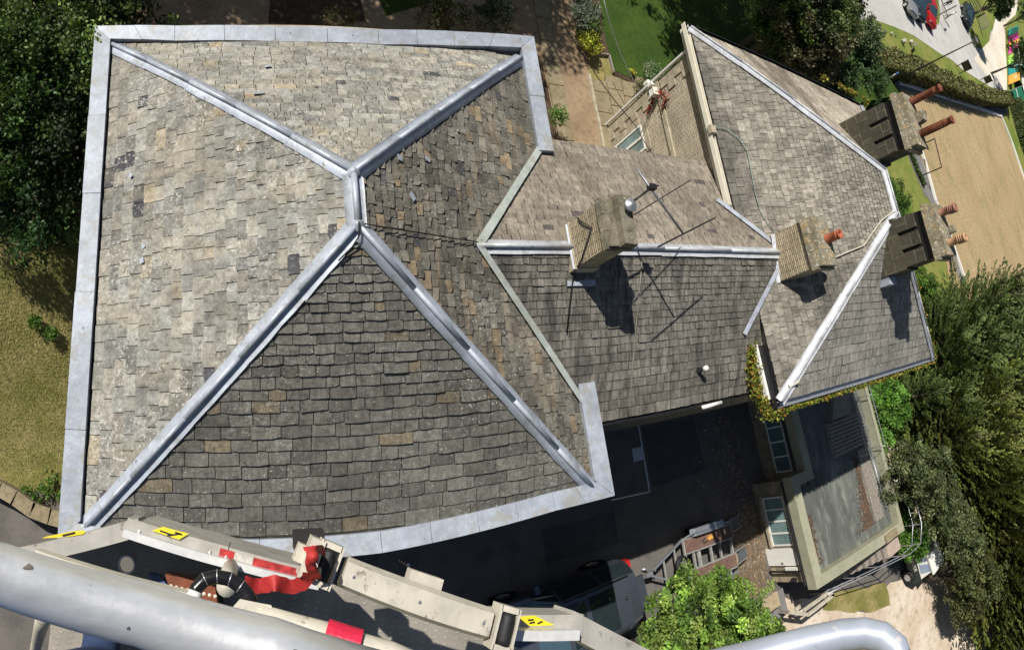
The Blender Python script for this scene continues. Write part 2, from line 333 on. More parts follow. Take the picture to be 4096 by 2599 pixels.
# ---- far side beyond the wing
hx=lambda L:pxy(L)
sheet('far_grass',[(30,-60),(160,-60),(420,60),(420,260),(30,60),(26,14)],0,M['grass_far'],.005,False)
sheet('access_road',[(3345,-60),(3356,88),(3330,141),(3371,118),(3389,118),(3403,88),(3430,77),(3506,82),(3580,109),(3653,141),(3756,212),(3809,241),(3845,274),(3889,303),(3962,348),(4009,362),(4030,360),(4033,339),(4026,250),(4021,191),(3990,150),(3960,120),(3850,-60)],0,M['tarmac_far'],.020)
sheet('gravel_lane',[(3895,235),(3960,325),(4009,358),(4034,362),(4033,339),(4026,250),(4021,191),(4021,97),(4036,82),(4062,59),(4074,0),(4080,-60),(3990,-60),(3995,10),(3975,100),(3960,160),(3925,195)],0,M['gravel_far'],.030)
sheet('traffic_island',ragged(pxy([(3725,-60),(3753,0),(3760,60),(3753,100),(3738,95),(3720,53),(3718,20),(3700,-60)]),.1,2,3),0,M['grass_far'],.036,False)
sheet('road_verge',[(3825,-60),(3832,0),(3874,124),(3883,153),(3903,188),(3926,196),(3956,165),(3962,127),(3950,60),(3920,-60)],0,M['grass_far'],.040)
sheet('far_verge',[(4036,82),(4062,59),(4076,0),(4090,-60),(4150,-60),(4150,60),(4060,150),(4040,370),(4028,365),(4024,200)],0,M['grass_far'],.042)
sheet('bowling_green',[(3592,330),(4004,470),(4200,1000),(4210,1500),(3900,1700),(3739,800),(3660,560)],0,M['green'],.030)
sheet('green_path',[(3545,290),(4035,440),(4004,470),(3592,352)],0,M['path_grey'],.034)
sheet('green_side_path',[(3592,352),(3560,360),(3630,620),(3720,810),(3790,1000),(3850,1150),(3870,1150),(3800,960),(3739,800),(3660,560)],0,M['path_grey'],.036)
def strip_px(name,pts,w,h0,h1,m,kind='structure',h=0.):
    q=[P(x,y,h) for x,y in pts]; mb=MB()
    for a,b in zip(q[:-1],q[1:]): mb.beam(a+V(0,0,(h0+h1)/2),b+V(0,0,(h0+h1)/2),w,h1-h0)
    return struct(name,mb,m)
strip_px('green_kerb',[(3592,330),(3800,398),(4004,466)],.35,0.0,.22,M['white'])
strip_px('green_kerb_side',[(4004,468),(4045,570),(4096,720),(4150,900)],.35,0.0,.22,M['white'])
strip_px('green_kerb_near',[(3640,480),(3700,660),(3739,805),(3800,955),(3858,1125)],.22,0.0,.20,M['white'])
strip_px('hedge_side_path',[(3625,600),(3660,690),(3705,790)],.3,0.0,.05,M['path_grey'])
# garden kerbs
def kerb(name,pts,w,h0,h1,m,h): return strip_px(name,pts,w,h0,h1,m,h=h)
kerb('path_edging',[(2297,0),(2340,190),(2362,215),(2432,225),(2450,295)],.05,.0,.12,M['timber'],G)
kerb('patio_edging',[(2352,300),(2375,420),(2398,520),(2412,600)],.09,.0,.10,M['ashlar'],G)
# stone edging of the gravel path (individual slabs, one strip)
def slabs(name,x0,x1,y0,y1,z,nx_,ny_,m,gap=.02,seed=2,skip=lambda x,y:False):
    r=random.Random(seed); mb=MB(); x=x0
    for i in range(nx_):
        wx=(x1-x0)/nx_; y=y0-r.uniform(0,.5)
        while y<y1:
            l=r.uniform(.45,.95)*(y1-y0)/ny_*1.4; 
            if not skip(x+wx/2,y+l/2):
                k=r.uniform(.75,1.2); t=r.uniform(-.006,.006)
                mb.hexa([(x+gap/2,y+gap/2,z),(x+wx-gap/2,y+gap/2,z),(x+wx-gap/2,y+l-gap/2,z),(x+gap/2,y+l-gap/2,z),(x+gap/2,y+gap/2,z+.05+t),(x+wx-gap/2,y+gap/2,z+.05-t),(x+wx-gap/2,y+l-gap/2,z+.05),(x+gap/2,y+l-gap/2,z+.05+t)],(k,k,k))
            y+=l
        x+=wx
    return struct(name,mb,m)
a=P(2352,300,G); b=P(2606,360,G); c=P(2433,533,G)
def under(x,y): return (y-a.y)*(b.x-a.x)>(b.y-a.y)*(x-a.x)+.15*(b.x-a.x) or y<6
slabs('patio_flagstones',a.x+.02,14.3,6.,max(a.y,b.y)+.6,G+.02,5,9,M['flag'],.03,4,under)
e0=P(2163,330,G); e1=P(2250,560,G)
slabs('flagstone_edging',e0.x+.25,e0.x+.85,5.5,e0.y+3.2,G+.012,1,9,M['flag'],.03,9)
slabs('plinth_edging',-5.55,-5.2,-1.2,2.2,.05,1,4,M['flag'],.02,5)

# ================================================================ ROOFS
SL_TAN=(.40,.29,.165)
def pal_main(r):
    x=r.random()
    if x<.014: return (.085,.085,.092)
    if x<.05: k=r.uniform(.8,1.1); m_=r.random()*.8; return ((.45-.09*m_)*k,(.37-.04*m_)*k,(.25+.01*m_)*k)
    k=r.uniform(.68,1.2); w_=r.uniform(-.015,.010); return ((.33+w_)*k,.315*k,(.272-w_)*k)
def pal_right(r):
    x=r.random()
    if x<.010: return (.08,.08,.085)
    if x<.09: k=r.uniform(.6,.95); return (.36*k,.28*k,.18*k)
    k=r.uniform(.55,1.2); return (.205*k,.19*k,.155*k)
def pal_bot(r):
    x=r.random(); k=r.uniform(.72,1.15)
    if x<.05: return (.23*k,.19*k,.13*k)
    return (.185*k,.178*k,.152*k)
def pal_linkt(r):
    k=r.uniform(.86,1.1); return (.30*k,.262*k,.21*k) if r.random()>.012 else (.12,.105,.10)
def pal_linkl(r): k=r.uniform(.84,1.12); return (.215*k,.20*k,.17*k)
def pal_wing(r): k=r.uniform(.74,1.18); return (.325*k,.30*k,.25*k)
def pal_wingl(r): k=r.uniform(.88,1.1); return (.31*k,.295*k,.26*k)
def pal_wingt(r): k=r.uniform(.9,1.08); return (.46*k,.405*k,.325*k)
def slope(name,poly,A,B,e,wd,mat,pal,parent,thick=.022,seed=1,chip=.008,gapd=.012,jit=.012,dark_at=()):
    """random-width stone slates laid in diminishing courses over a convex polygon; A->B is the eave direction"""
    r=random.Random(seed); A=Vector(A); U=(Vector(B)-A); U.normalize(); poly=[Vector(p) for p in poly]
    N=None
    for i in range(len(poly)):
        n_=(poly[(i+1)%len(poly)]-poly[i]).cross(poly[(i+2)%len(poly)]-poly[(i+1)%len(poly)])
        if n_.length>.05: N=n_.normalized() if N is None else N
    if N.z<0: N=-N
    Vv=N.cross(U); 
    if Vv.z<0: Vv=-Vv
    q=[((p-A).dot(U),(p-A).dot(Vv)) for p in poly]; T0=min(t for s,t in q); T=max(t for s,t in q)
    def span(t):
        xs_=[]
        for i in range(len(q)):
            (s0,t0),(s1,t1)=q[i],q[(i+1)%len(q)]
            if (t0-t)*(t1-t)<=0 and abs(t1-t0)>1e-9: xs_.append(s0+(s1-s0)*(t-t0)/(t1-t0))
            elif abs(t1-t0)<=1e-9 and abs(t-t0)<1e-6: xs_+=[s0,s1]
        return (min(xs_),max(xs_)) if len(xs_)>=2 else None
    W=lambda s,t,h: A+U*s+Vv*t+N*h
    mb=MB(); mb.poly([p-N*.03 for p in poly],(.03,.03,.03))
    t=T0
    while t<T-.03:
        f=(t-T0)/(T-T0); ee=(e[0]+(e[1]-e[0])*f)*r.uniform(.94,1.06); ww=wd[0]+(wd[1]-wd[0])*f
        th=min(t+ee*1.08,T-.005); a0=span(t+.004); a1=span(th)
        if a0 is None: t+=ee; continue
        if a1 is None: a1=a0
        s=a0[0]-r.uniform(0,ww); rowc=r.uniform(.92,1.08); base=min(a0[0],a1[0]); top=max(a0[1],a1[1])
        s=base-r.uniform(0,ww*.5)
        while s<top:
            L=ww*r.uniform(.6,1.45); s2=s+L-gapd
            tl,tr=max(s,a0[0]),min(s2,a0[1]); hl,hr=max(s,a1[0]),min(s2,a1[1])
            if tr-tl<.02: tl=tr=(max(min((tl+tr)/2,a0[1]),a0[0]))
            if hr-hl<.02: hl=hr=(max(min((hl+hr)/2,a1[1]),a1[0]))
            if (tr-tl)>.03 or (hr-hl)>.03:
                c=pal(r); c=tuple(x*rowc for x in c); cw=W((tl+tr)/2,(t+th)/2,0)
                if any((cw-q_).length<rd_ for q_,rd_ in dark_at): c=(.075,.075,.083)
                k=thick*r.uniform(.7,1.35); lift=r.uniform(0,.004)+(.014 if r.random()<.03 else 0); dt=r.uniform(-1,1)*jit; sk_=r.uniform(-1,1)*jit*.8
                full=(tl==s and tr==s2)
                n=3 if (tr-tl)>.15 else 1; tail=[]
                for i in range(n+1):
                    u_=i/n; tail.append((tl+(tr-tl)*u_, t+dt+sk_*(u_-.5)*2+(r.uniform(-chip,chip) if 0<i<n or full else 0)+(r.uniform(0,chip*2) if i in(0,n) and full else 0)))
                hz=thick*.35; tz=k*1.45+lift; rl=r.uniform(-.004,.004)
                vs=[W(x,y,tz+rl*(j-n/2)) for j,(x,y) in enumerate(tail)]+[W(hr,th,hz),W(hl,th,hz)]+[W(x,y,tz-k*1.5) for x,y in tail]+[W(hr,th,hz-k),W(hl,th,hz-k)]
                m_=n+3
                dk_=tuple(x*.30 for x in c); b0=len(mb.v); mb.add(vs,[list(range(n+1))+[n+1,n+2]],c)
                for f_ in [[j+1,j,m_+j,m_+j+1] for j in range(n)]+[[n+1,n,m_+n,m_+n+1],[0,n+2,m_+n+2,m_]]: mb.f.append([b0+i_ for i_ in f_]); mb.c.append(dk_); mb.m.append(0)   # edge faces coloured dark, painting in the shadow lines between slates
            s+=L
        t+=ee
    return mb.build(name,mat,parent)

def hipline(mb,a,b,w=.16,r=.045,seg=1.6,na=None,nb=None,seed=1):
    """lead hip: a wing of sheet dressed down each side and a rolled top, laid in overlapping lengths"""
    rr=random.Random(seed); a=Vector(a); b=Vector(b); L=(b-a).length; n=max(1,round(L/seg)); d=(b-a)/L
    for i in range(n):
        p=a+d*(L*i/n-.03); q=a+d*(L*(i+1)/n); o=V(0,0,.004*(i%2)+rr.uniform(0,.004))
        for nn in (na,nb):
            nn=Vector(nn).normalized(); s=nn.cross(d); 
            if s.z>0: s=-s
            s.normalize(); w1=w*rr.uniform(.93,1.07); w2=w*rr.uniform(.93,1.07); k=5
            top=[p+(q-p)*(j/k) for j in range(k+1)]
            bot=[p+(q-p)*(j/k)+s*(w1+(w2-w1)*j/k+rr.uniform(-.008,.008)) for j in range(k+1)]
            hh=nn*.055+o
            for j in range(k):
                mb.add([top[j]+hh,top[j+1]+hh,bot[j+1]+hh-nn*.006,bot[j]+hh-nn*.006,bot[j]+hh-nn*.03,bot[j+1]+hh-nn*.03],[[0,1,2,3] if (top[j+1]-top[j]).cross(bot[j]-top[j]).dot(nn)>0 else [3,2,1,0],[3,2,5,4]])
        mb.tube([p+V(0,0,.075)+o,q+V(0,0,.075)+o],[r*rr.uniform(.95,1.05),r],8)
def sheetflash(mb,a,b,w,n,off=.05,seed=1,seg=1.2,side=0):
    rr=random.Random(seed); a=Vector(a); b=Vector(b); L=(b-a).length; k=max(1,round(L/seg)); d=(b-a)/L; n=Vector(n).normalized(); s=n.cross(d).normalized()
    for i in range(k):
        p=a+d*(L*i/k-.03); q=a+d*(L*(i+1)/k); o=n*(off+.005*(i%2))
        w1,w2=w*rr.uniform(.96,1.04),w*rr.uniform(.96,1.04); m=4
        for j in range(m):
            u0,u1=j/m,(j+1)/m; A_=p+(q-p)*u0; B_=p+(q-p)*u1; x0=w1+(w2-w1)*u0; x1=w1+(w2-w1)*u1
            l=-1 if side<=0 else 0; rgt=1 if side>=0 else 0
            vs=[A_+s*x0*l*.5*(2 if side else 1)+o,B_+s*x1*l*.5*(2 if side else 1)+o,B_+s*x1*rgt*.5*(2 if side else 1)+o,A_+s*x0*rgt*.5*(2 if side else 1)+o]
            f=[0,1,2,3]
            if (vs[1]-vs[0]).cross(vs[3]-vs[0]).dot(n)<0: f=f[::-1]
            mb.add(vs,[f])
def gutter(mb,a,b,inw,w,z0,z1,seg=1.9,seed=1,mit0=0,mit1=0):
    """flat-topped lead covered box gutter: outer edge a->b, inw = unit vector towards the roof, mitred ends"""
    rr=random.Random(seed); a=Vector(a); b=Vector(b); L=(b-a).length; d=(b-a)/L; inw=Vector(inw); n=max(1,round(L/seg)); cuts=[0]+sorted(L*(i+rr.uniform(-.15,.15))/n for i in range(1,n))+[L]
    for i in range(n):
        s0,s1=cuts[i],cuts[i+1]-(.009 if i<n-1 else 0); dz=.006*(i%2)+rr.uniform(0,.004); wo=rr.uniform(-.008,.008)
        i0=w*mit0 if i==0 else 0; i1=w*mit1 if i==n-1 else 0
        p=[a+d*s0-inw*wo,a+d*s1-inw*wo,a+d*(s1-i1)+inw*w,a+d*(s0+i0)+inw*w]
        lo=[V(q.x,q.y,z0) for q in p]; hi=[V(q.x,q.y,z1+dz+(.03 if k<2 else 0)) for k,q in enumerate(p)]
        c=(p[1]-p[0]).cross(p[3]-p[0]).z
        if c<0: lo=lo[::-1]; hi=hi[::-1]
        mb.hexa(lo+hi)

# ---------------------------------------------------------------- main house
Z=CAMH
xo0,xo1,yo0,yo1=-3.12,6.37,-1.2,8.9; gw=.35
ei=7.62; L_,R_,B_,T_=xo0+gw+.06,xo1-gw-.02,-1.0,8.34
rN=V(1.57,4.14,9.8); rS=V(1.575,3.3,9.8)
eBL,eBR,eTL,eTR=V(L_,B_,ei),V(R_,B_,ei),V(L_,T_,ei),V(R_,T_,ei)
house=thing('stone_house','large square stone house with a hipped stone slate roof, lead hips and wide lead gutters','house',(1.6,3.85,0))
house_off=Vector(house.location)
def H(mb,name,mat,smooth=False,par=None):
    par=par or house; o=mb.build(name,mat,par,smooth); o.matrix_parent_inverse=Matrix.Translation(-Vector(par.location)) if par.parent is None else Matrix.Identity(4); return o
def attach(o,par): o.matrix_parent_inverse=Matrix.Translation(-Vector(par.location)); return o
def _pl(px,py):
    n_=(eTL-eBL).cross(rN-eBL).normalized(); rr_=ray(px,py); c_=Vector((0,0,CAMH)); return c_+rr_*((eBL-c_).dot(n_)/rr_.dot(n_))
DARK=[(_pl(508,665),.19),(_pl(560,765),.16),(_pl(556,845),.20),(_pl(930,710),.12)]
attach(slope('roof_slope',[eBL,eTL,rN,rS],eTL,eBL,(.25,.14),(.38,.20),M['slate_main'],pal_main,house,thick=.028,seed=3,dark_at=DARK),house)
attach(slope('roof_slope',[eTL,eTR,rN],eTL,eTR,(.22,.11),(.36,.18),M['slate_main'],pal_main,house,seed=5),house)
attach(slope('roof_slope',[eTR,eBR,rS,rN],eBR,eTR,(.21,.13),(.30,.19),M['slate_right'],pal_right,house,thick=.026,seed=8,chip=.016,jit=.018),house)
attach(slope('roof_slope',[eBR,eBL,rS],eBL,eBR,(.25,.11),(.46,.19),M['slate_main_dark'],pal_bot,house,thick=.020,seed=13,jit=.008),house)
nL=(rS-eBL).cross(eTL-eBL).normalized(); nL=nL if nL.z>0 else -nL
def nrm(a,b,c):
    n=(b-a).cross(c-a).normalized(); return n if n.z>0 else -n
nL,nT,nRt,nB=nrm(eBL,eTL,rN),nrm(eTL,eTR,rN),nrm(eTR,eBR,rS),nrm(eBL,eBR,rS)
hm=MB(); hipline(hm,eTL,rN,.145,.042,1.3,nL,nT,1); hipline(hm,eTR,rN,.145,.042,1.3,nRt,nT,2); hipline(hm,eBL,rS,.145,.042,1.3,nL,nB,3); hipline(hm,eBR,rS,.145,.042,1.3,nRt,nB,4)
hipline(hm,rS,rN,.15,.05,.9,nL,nRt,5); hm.lathe([(0,.09),(.05,.07),(.10,.0)],rN+V(0,0,.05),n=10); hm.lathe([(0,.09),(.05,.07),(.11,.0)],rS+V(0,0,.05),n=10)
H(hm,'lead_hips',M['lead'],True)
gm=MB(); g0,g1=7.55,7.74
def gutters(mb,pts,sg,w,seed):
    "bowed gutter: one lead sheet per straight length, the joints shared"
    rr=random.Random(seed); n=len(pts); inn=[(x+(w if i==0 else -w if i==n-1 else 0),y+sg*w) for i,(x,y) in enumerate(pts)]
    for i in range(n-1):
        for h in (0,1):
            f0,f1=h*.5,h*.5+.5; lp=lambda a,b,f:(a[0]+(b[0]-a[0])*f,a[1]+(b[1]-a[1])*f)
            f1-=.005; p=[lp(pts[i],pts[i+1],f0),lp(pts[i],pts[i+1],f1),lp(inn[i],inn[i+1],f1),lp(inn[i],inn[i+1],f0)]; dz=.004*((2*i+h)%2)+rr.uniform(0,.004); e=.01 if (2*i+h)%2 else -.0
            lo=[V(q[0],q[1],g0) for q in p]; hi=[V(q[0],q[1],g1+dz+(.03 if k<2 else 0)) for k,q in enumerate(p)]
            if sg<0: lo=lo[::-1]; hi=hi[::-1]
            mb.hexa(lo+hi)
gutter(gm,(xo0,-1.24,0),(xo0,8.80,0),(1,0,0),gw,g0,g1,1.9,1,1,1)
H(gm,'lead_gutter',M['zinc'])
gm=MB(); gutters(gm,[(xo0,8.80),(-1.42,8.60),(.61,8.50),(2.73,8.52),(4.4,8.68),(xo1,8.9)],-1,.34,21); H(gm,'lead_gutter',M['zinc'])
gm=MB(); gutter(gm,(xo1,5.98,0),(xo1,yo1,0),(-1,0,0),gw,g0,g1,1.4,3,0,1); H(gm,'lead_gutter',M['zinc'])
gm=MB(); gutters(gm,[(xo0,-1.24),(-1.5,-1.33),(.1,-1.37),(2.0,-1.37),(3.65,-1.28),(5.1,-1.2),(xo1,-1.2)],1,.31,22); H(gm,'lead_gutter',M['zinc'])
gm=MB(); gutter(gm,(xo1,yo0,0),(xo1,.95,0),(-1,0,0),gw,g0,g1,1.9,5,1,0); H(gm,'lead_gutter',M['zinc'])
wm=MB(); wm.box(xo0+.22,xo1-.2,yo0+.2,yo1-.25,0,7.56); H(wm,'wall',M['wall_main'])
wm=MB()
for (x0,x1,y0,y1) in ((xo0+.14,xo1-.14,yo0+.14,yo0+.24),(xo0+.14,xo1-.14,yo1-.3,yo1-.17)): wm.box(x0,x1,y0,y1,7.25,7.545)
wm.box(xo0+.14,xo0+.24,yo0+.24,yo1-.3,7.25,7.545); H(wm,'cornice',M['ashlar'])
for cx in (-.4,3.2):   # courtyard-side sash windows, in the shade under the eave
    wm=MB(); y=yo0+.2; 
    for z0 in (1.0,4.4):
        wm.box(cx-.55,cx+.55,y-.03,y+.02,z0,z0+.09); wm.box(cx-.55,cx+.55,y-.03,y+.02,z0+1.7,z0+1.8); wm.box(cx-.55,cx-.46,y-.03,y+.02,z0+.09,z0+1.7); wm.box(cx+.46,cx+.55,y-.03,y+.02,z0+.09,z0+1.7)
        f_=H(wm,'window',M['white']); gp=MB(); gp.box(cx-.46,cx+.46,y-.012,y+.01,z0+.09,z0+1.7); g_=gp.build('pane',M['glass'],f_); wm=MB()
# lead repairs: small dressed patches and clips on the slates
pm=MB(); r=random.Random(4)
def on_plane(px,py,p0,n,off=.06):
    rr_=ray(px,py); c=Vector((0,0,CAMH)); t=(Vector(p0)-c).dot(n)/rr_.dot(n); return c+rr_*t+n*off
for (px,py,w_,h_,pl) in ((580,985,.04,.06,'L'),(575,1045,.04,.06,'L'),(530,705,.035,.05,'L'),(1072,275,.06,.04,'T'),(1035,382,.10,.05,'T'),(1640,790,.05,.08,'R'),(1590,635,.05,.06,'R'),(1700,640,.04,.07,'R'),(2990,1500,.11,.08,'K')):
    n_,p0={'L':(nL,eBL),'T':(nT,eTL),'R':(nRt,eBR),'K':(nrm(V(6,.4,7.42),V(11,.4,7.42),V(8,3.43,8.66)),V(6,.4,7.42))}[pl]
    c=on_plane(px,py,p0,n_); a_=r.uniform(0,1.5); u=Vector((math.cos(a_),math.sin(a_),0)); u=(u-n_*u.dot(n_)).normalized(); v=n_.cross(u)
    pm=MB(); pm.add([c-u*w_-v*h_,c+u*w_-v*h_*.8,c+u*w_*.9+v*h_,c-u*w_+v*h_*.7],[[0,1,2,3]]); H(pm,'lead_patch',M['zinc'])
pass
# black cable from the ridge end across the right slope, and down the front hip
def cable(pts,r,m,name,label,cat='cable',sag=0,n=6):
    mb=MB(); mb.tube(pts,r,n); o=mb.build(name,m,None,True); return tag(o,label,cat)
j0=on_plane(1445,905,eBR,nRt,.07)
cp=[on_plane(x,y,eBR,nRt,.085) for x,y in ((1447,903),(1560,922),(1680,940),(1790,958),(1900,974))]
cable(cp,.012,M['black'],'roof_cable','thin black cable lying across the right slope from the ridge end to the valley')
cp=[rS+V(0,0,.16),on_plane(1430,940,eBR,nB,.12),on_plane(1405,985,eBR,nB,.08),on_plane(1350,1040,eBR,nB,.08)]
cable(cp,.012,M['black'],'loose_wire','short black wire hanging from the lower end of the ridge')

# ---------------------------------------------------------------- link range
lk=thing('link_range','lower stone range with a gabled slate roof joining the square house to the end wing','house',(9,3.4,0))
kz,kr,ky=7.42,8.66,3.41; y_t,y_b=6.46,.18
xm=lambda z: R_-(z-ei)/((9.8-ei)/(R_-1.57))      # where the main right slope is at height z
wx0,wx1,wy0,wy1=11.05,20.25,-.37,10.30; wz=8.13; WA=V(15.67,5.54,10.4); WB=V(15.67,4.2,10.4); ws=(10.4-wz)/(15.67-wx0)
xw=lambda z: wx0+(z-wz)/ws
J0=V(xm(kr),ky,kr); J1=V(xw(kr)+.02,ky,kr)
yt_at=lambda z: ky+(kr-z)*(y_t-ky)/(kr-kz); yb_at=lambda z: ky-(kr-z)*(ky-y_b)/(kr-kz)
vT=V(xm(7.62),yt_at(7.62),7.62); vB=V(xm(7.62),yb_at(7.62),7.62); wT=V(xw(wz),yt_at(wz),wz); wBm=V(xw(wz),yb_at(wz),wz)
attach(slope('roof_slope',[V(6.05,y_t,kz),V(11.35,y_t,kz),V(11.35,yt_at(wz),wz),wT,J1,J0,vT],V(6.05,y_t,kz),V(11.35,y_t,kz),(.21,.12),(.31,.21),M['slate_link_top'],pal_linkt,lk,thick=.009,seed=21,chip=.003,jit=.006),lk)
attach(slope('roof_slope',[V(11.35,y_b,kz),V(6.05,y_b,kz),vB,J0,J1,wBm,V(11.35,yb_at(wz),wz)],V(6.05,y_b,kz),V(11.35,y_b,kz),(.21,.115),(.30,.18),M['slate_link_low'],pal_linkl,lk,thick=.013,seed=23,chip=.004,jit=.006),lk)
nKT=nrm(J0,J1,vT); nKB=nrm(J0,J1,vB)
hm=MB(); hipline(hm,J0,J1,.13,.042,1.9,nKT,nKB,7); H(hm,'lead_ridge',M['lead_white'],True,lk)
hm=MB(); sheetflash(hm,J0,vT+(vT-J0)*.04,.15,(nKT+nRt).normalized(),.11,2); sheetflash(hm,J0,vB+(vB-J0)*.10,.13,(nKB+nRt).normalized(),.11,3); H(hm,'valley_flashing',M['lead_green'],False,lk)
nW=nrm(V(wx0,0,wz),V(wx0,5,wz),WA)
hm=MB(); sheetflash(hm,J1,wT+(wT-J1)*.25,.13,(nKT+nW).normalized(),.07,4,.8); sheetflash(hm,J1,wBm+(wBm-J1)*.35,.12,(nKB+nW).normalized(),.07,5,.8); H(hm,'valley_flashing',M['lead'],False,lk)
wm=MB(); wm.box(6.2,11.4,y_b+.2,y_t-.25,0,kz-.12); H(wm,'wall',M['wall_main'],par=lk)
gm=MB(); gm.tube([(6.4,y_b-.04,kz-.10),(11.1,y_b-.04,kz-.10)],.06,8); gm.box(6.4,11.1,y_b+.02,y_b+.05,kz-.2,kz-.02)
for x in (7.0,8.6,10.2): gm.box(x-.02,x+.02,y_b-.1,y_b+.02,kz-.19,kz-.05)
H(gm,'gutter',M['dark_metal'],False,lk)
gm=MB(); gm.tube([(9.7,y_b-.12,kz-.08),(9.7,y_b-.12,kz-.25)],.055,10); gm.tube([(9.35,y_b-.12,kz-.03),(9.95,y_b-.10,kz-.0)],.045,10); H(gm,'vent_pipe',M['white'],True,lk)
c=on_plane(2790,1482,V(6,y_b,kz),nKB,.02); gm=MB(); gm.lathe([(.06,0),(.05,.10),(.035,.12),(.035,.2)],c,n=12,mi=0); gm.lathe([(.035,.2),(.06,.22),(.065,.30),(.03,.34),(0,.345)],c,n=12,mi=1); H(gm,'roof_vent',[M['dark_metal'],M['white']],True,lk)
# ---------------------------------------------------------------- chimneys (parts of their ranges)
def chimney(par,name,x0,x1,y0,y1,zb,zs,mat,caps,capmat,label=None,plinth=None,slots=None):
    mb=MB(); mb.box(x0,x1,y0,y1,zb,zs)
    o=H(mb,name,mat,False,par); 
    if label: o['label']=label
    if plinth:
        pb=MB(); p,pz,pm_=plinth; pb.box(x0-p,x1+p,y0-p,y1+p,zb,pz); pb.build('chimney_plinth',pm_,o)
    r=random.Random(len(name)+int(x0*10)); 
    for (ex,ez0,ez1) in caps:
        cb=MB(); n=3; 
        for i in range(n):   # capping stones, slightly uneven
            a=y0-ex+(y1-y0+2*ex)*i/n+.004; b=y0-ex+(y1-y0+2*ex)*(i+1)/n-.004; d=[r.uniform(-.015,.015) for _ in range(8)]
            cb.hexa([(x0-ex+d[0],a,ez0),(x1+ex+d[1],a,ez0),(x1+ex+d[2],b,ez0),(x0-ex+d[3],b,ez0),(x0-ex+.02+d[0],a+.0,ez1+d[4]*.6),(x1+ex-.02+d[1],a,ez1+d[5]*.6),(x1+ex-.02+d[2],b,ez1+d[6]*.6),(x0-ex+.02+d[3],b,ez1+d[7]*.6)])
        cb.build('chimney_cap',capmat,o)
    return o
def pot(ch,x,y,z,r,h,mat,top='plain'):
    mb=MB(); R=r
    prof=[(R*1.08,0),(R*1.05,.05),(R,.07),(R*.93,h*.72),(R*1.02,h*.74),(R*1.02,h*.78),(R*.92,h*.80),(R*.9,h*.94),(R*1.08,h*.95),(R*1.08,h),(R*.8,h),(R*.78,h*.6),(0,h*.6)]
    if top=='louvre':
        prof=[(R*1.08,0),(R,.04),(R*.95,h*.5),(R*1.15,h*.53)]
        for k in range(3): prof+=[(R*1.15,h*(.56+k*.11)),(R*.85,h*(.58+k*.11)),(R*.85,h*(.63+k*.11)),(R*1.2,h*(.65+k*.11))]
        prof+=[(R*1.2,h*.93),(R*.9,h),(R*.6,h),(R*.55,h*.7),(0,h*.7)]
    if top=='spiked':
        prof=prof[:8]+[(R*1.05,h*.9),(R*.95,h),(R*.7,h*.97),(0,h*1.05)]
    mb.lathe(prof,(x,y,z),n=18)
    if top=='fluted':
        for k in range(14):
            a=k*2*math.pi/14; mb.beam((x+R*.98*math.cos(a),y+R*.98*math.sin(a),z+.06),(x+R*.94*math.cos(a),y+R*.94*math.sin(a),z+h*.7),R*.16,R*.16,(math.cos(a),math.sin(a),0))
    return mb.build('chimney_pot',mat,ch,True)
# 1: rubble stack on the link ridge
c1=chimney(lk,'chimney',5.80,6.27,3.0,3.86,7.9,9.74,M['chim_rubble'],[(.05,9.74,9.86),(.02,9.86,9.92)],M['cap_stone'],'pale rubble chimney stack with a thick mossy cap and a round metal cowl',(.035,8.74,M['ashlar']))
sb=MB(); sb.hexa([(5.98,2.96,9.91),(6.27,2.94,9.91),(6.29,3.88,9.91),(6.0,3.9,9.91),(5.99,2.98,10.08),(6.27,2.96,10.07),(6.27,3.86,10.09),(6.0,3.88,10.08)]); sb.build('chimney_cap',M['cap_stone'],c1)
sb=MB(); sb.lathe([(.075,0),(.075,.10),(.12,.11),(.125,.14),(.105,.16),(.07,.165),(.06,.18),(0,.19)],(6.17,3.64,10.07),n=24); sb.build('metal_cowl',M['alu'],c1,True)
fb=MB(); fb.box(5.72,6.36,2.72,2.96,8.30,8.45); sheetflash(fb,(5.76,3.0,8.72),(5.76,3.86,8.72),.06,(-.6,0,.8),.0,6); fb.build('lead_flashing',M['zinc'],c1)
# 2: rubble stack where the link meets the wing
c2=chimney(lk,'chimney',11.86,12.5,2.70,3.92,8.0,9.62,M['chim_rubble'],[(.08,9.62,9.78),(.02,9.78,9.93)],M['cap_lichen'],'brown rubble chimney stack with one orange pot beside the wing roof')
pot(c2,12.32,3.36,9.93,.12,.42,M['terracotta'])
fb=MB(); fb.box(11.82,12.32,2.48,2.68,8.22,8.40); sheetflash(fb,(11.82,2.7,8.5),(11.82,3.92,8.7),.10,(-.7,0,.7),.0,7); fb.build('lead_flashing',M['lead_white'],c2)

# ---------------------------------------------------------------- end wing
wg=thing('end_wing','hipped slate roofed stone end wing with two tall black chimneys and yellow creeper','house',(15.7,5,0))
wi=.16
wBL_,wBR_,wTL_,wTR_=V(wx0+wi,wy0+wi,wz+.02),V(wx1-wi,wy0+wi,wz+.02),V(wx0+wi,wy1-wi,wz+.02),V(wx1-wi,wy1-wi-.3,wz+.02)
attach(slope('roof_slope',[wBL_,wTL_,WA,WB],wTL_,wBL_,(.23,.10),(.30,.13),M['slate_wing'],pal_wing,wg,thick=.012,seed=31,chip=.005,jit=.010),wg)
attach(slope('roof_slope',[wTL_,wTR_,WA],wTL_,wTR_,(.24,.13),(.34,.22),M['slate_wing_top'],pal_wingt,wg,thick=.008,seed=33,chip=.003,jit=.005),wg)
attach(slope('roof_slope',[wTR_,wBR_,WB,WA],wBR_,wTR_,(.34,.18),(.40,.26),M['slate_wing'],pal_wing,wg,thick=.014,seed=35),wg)
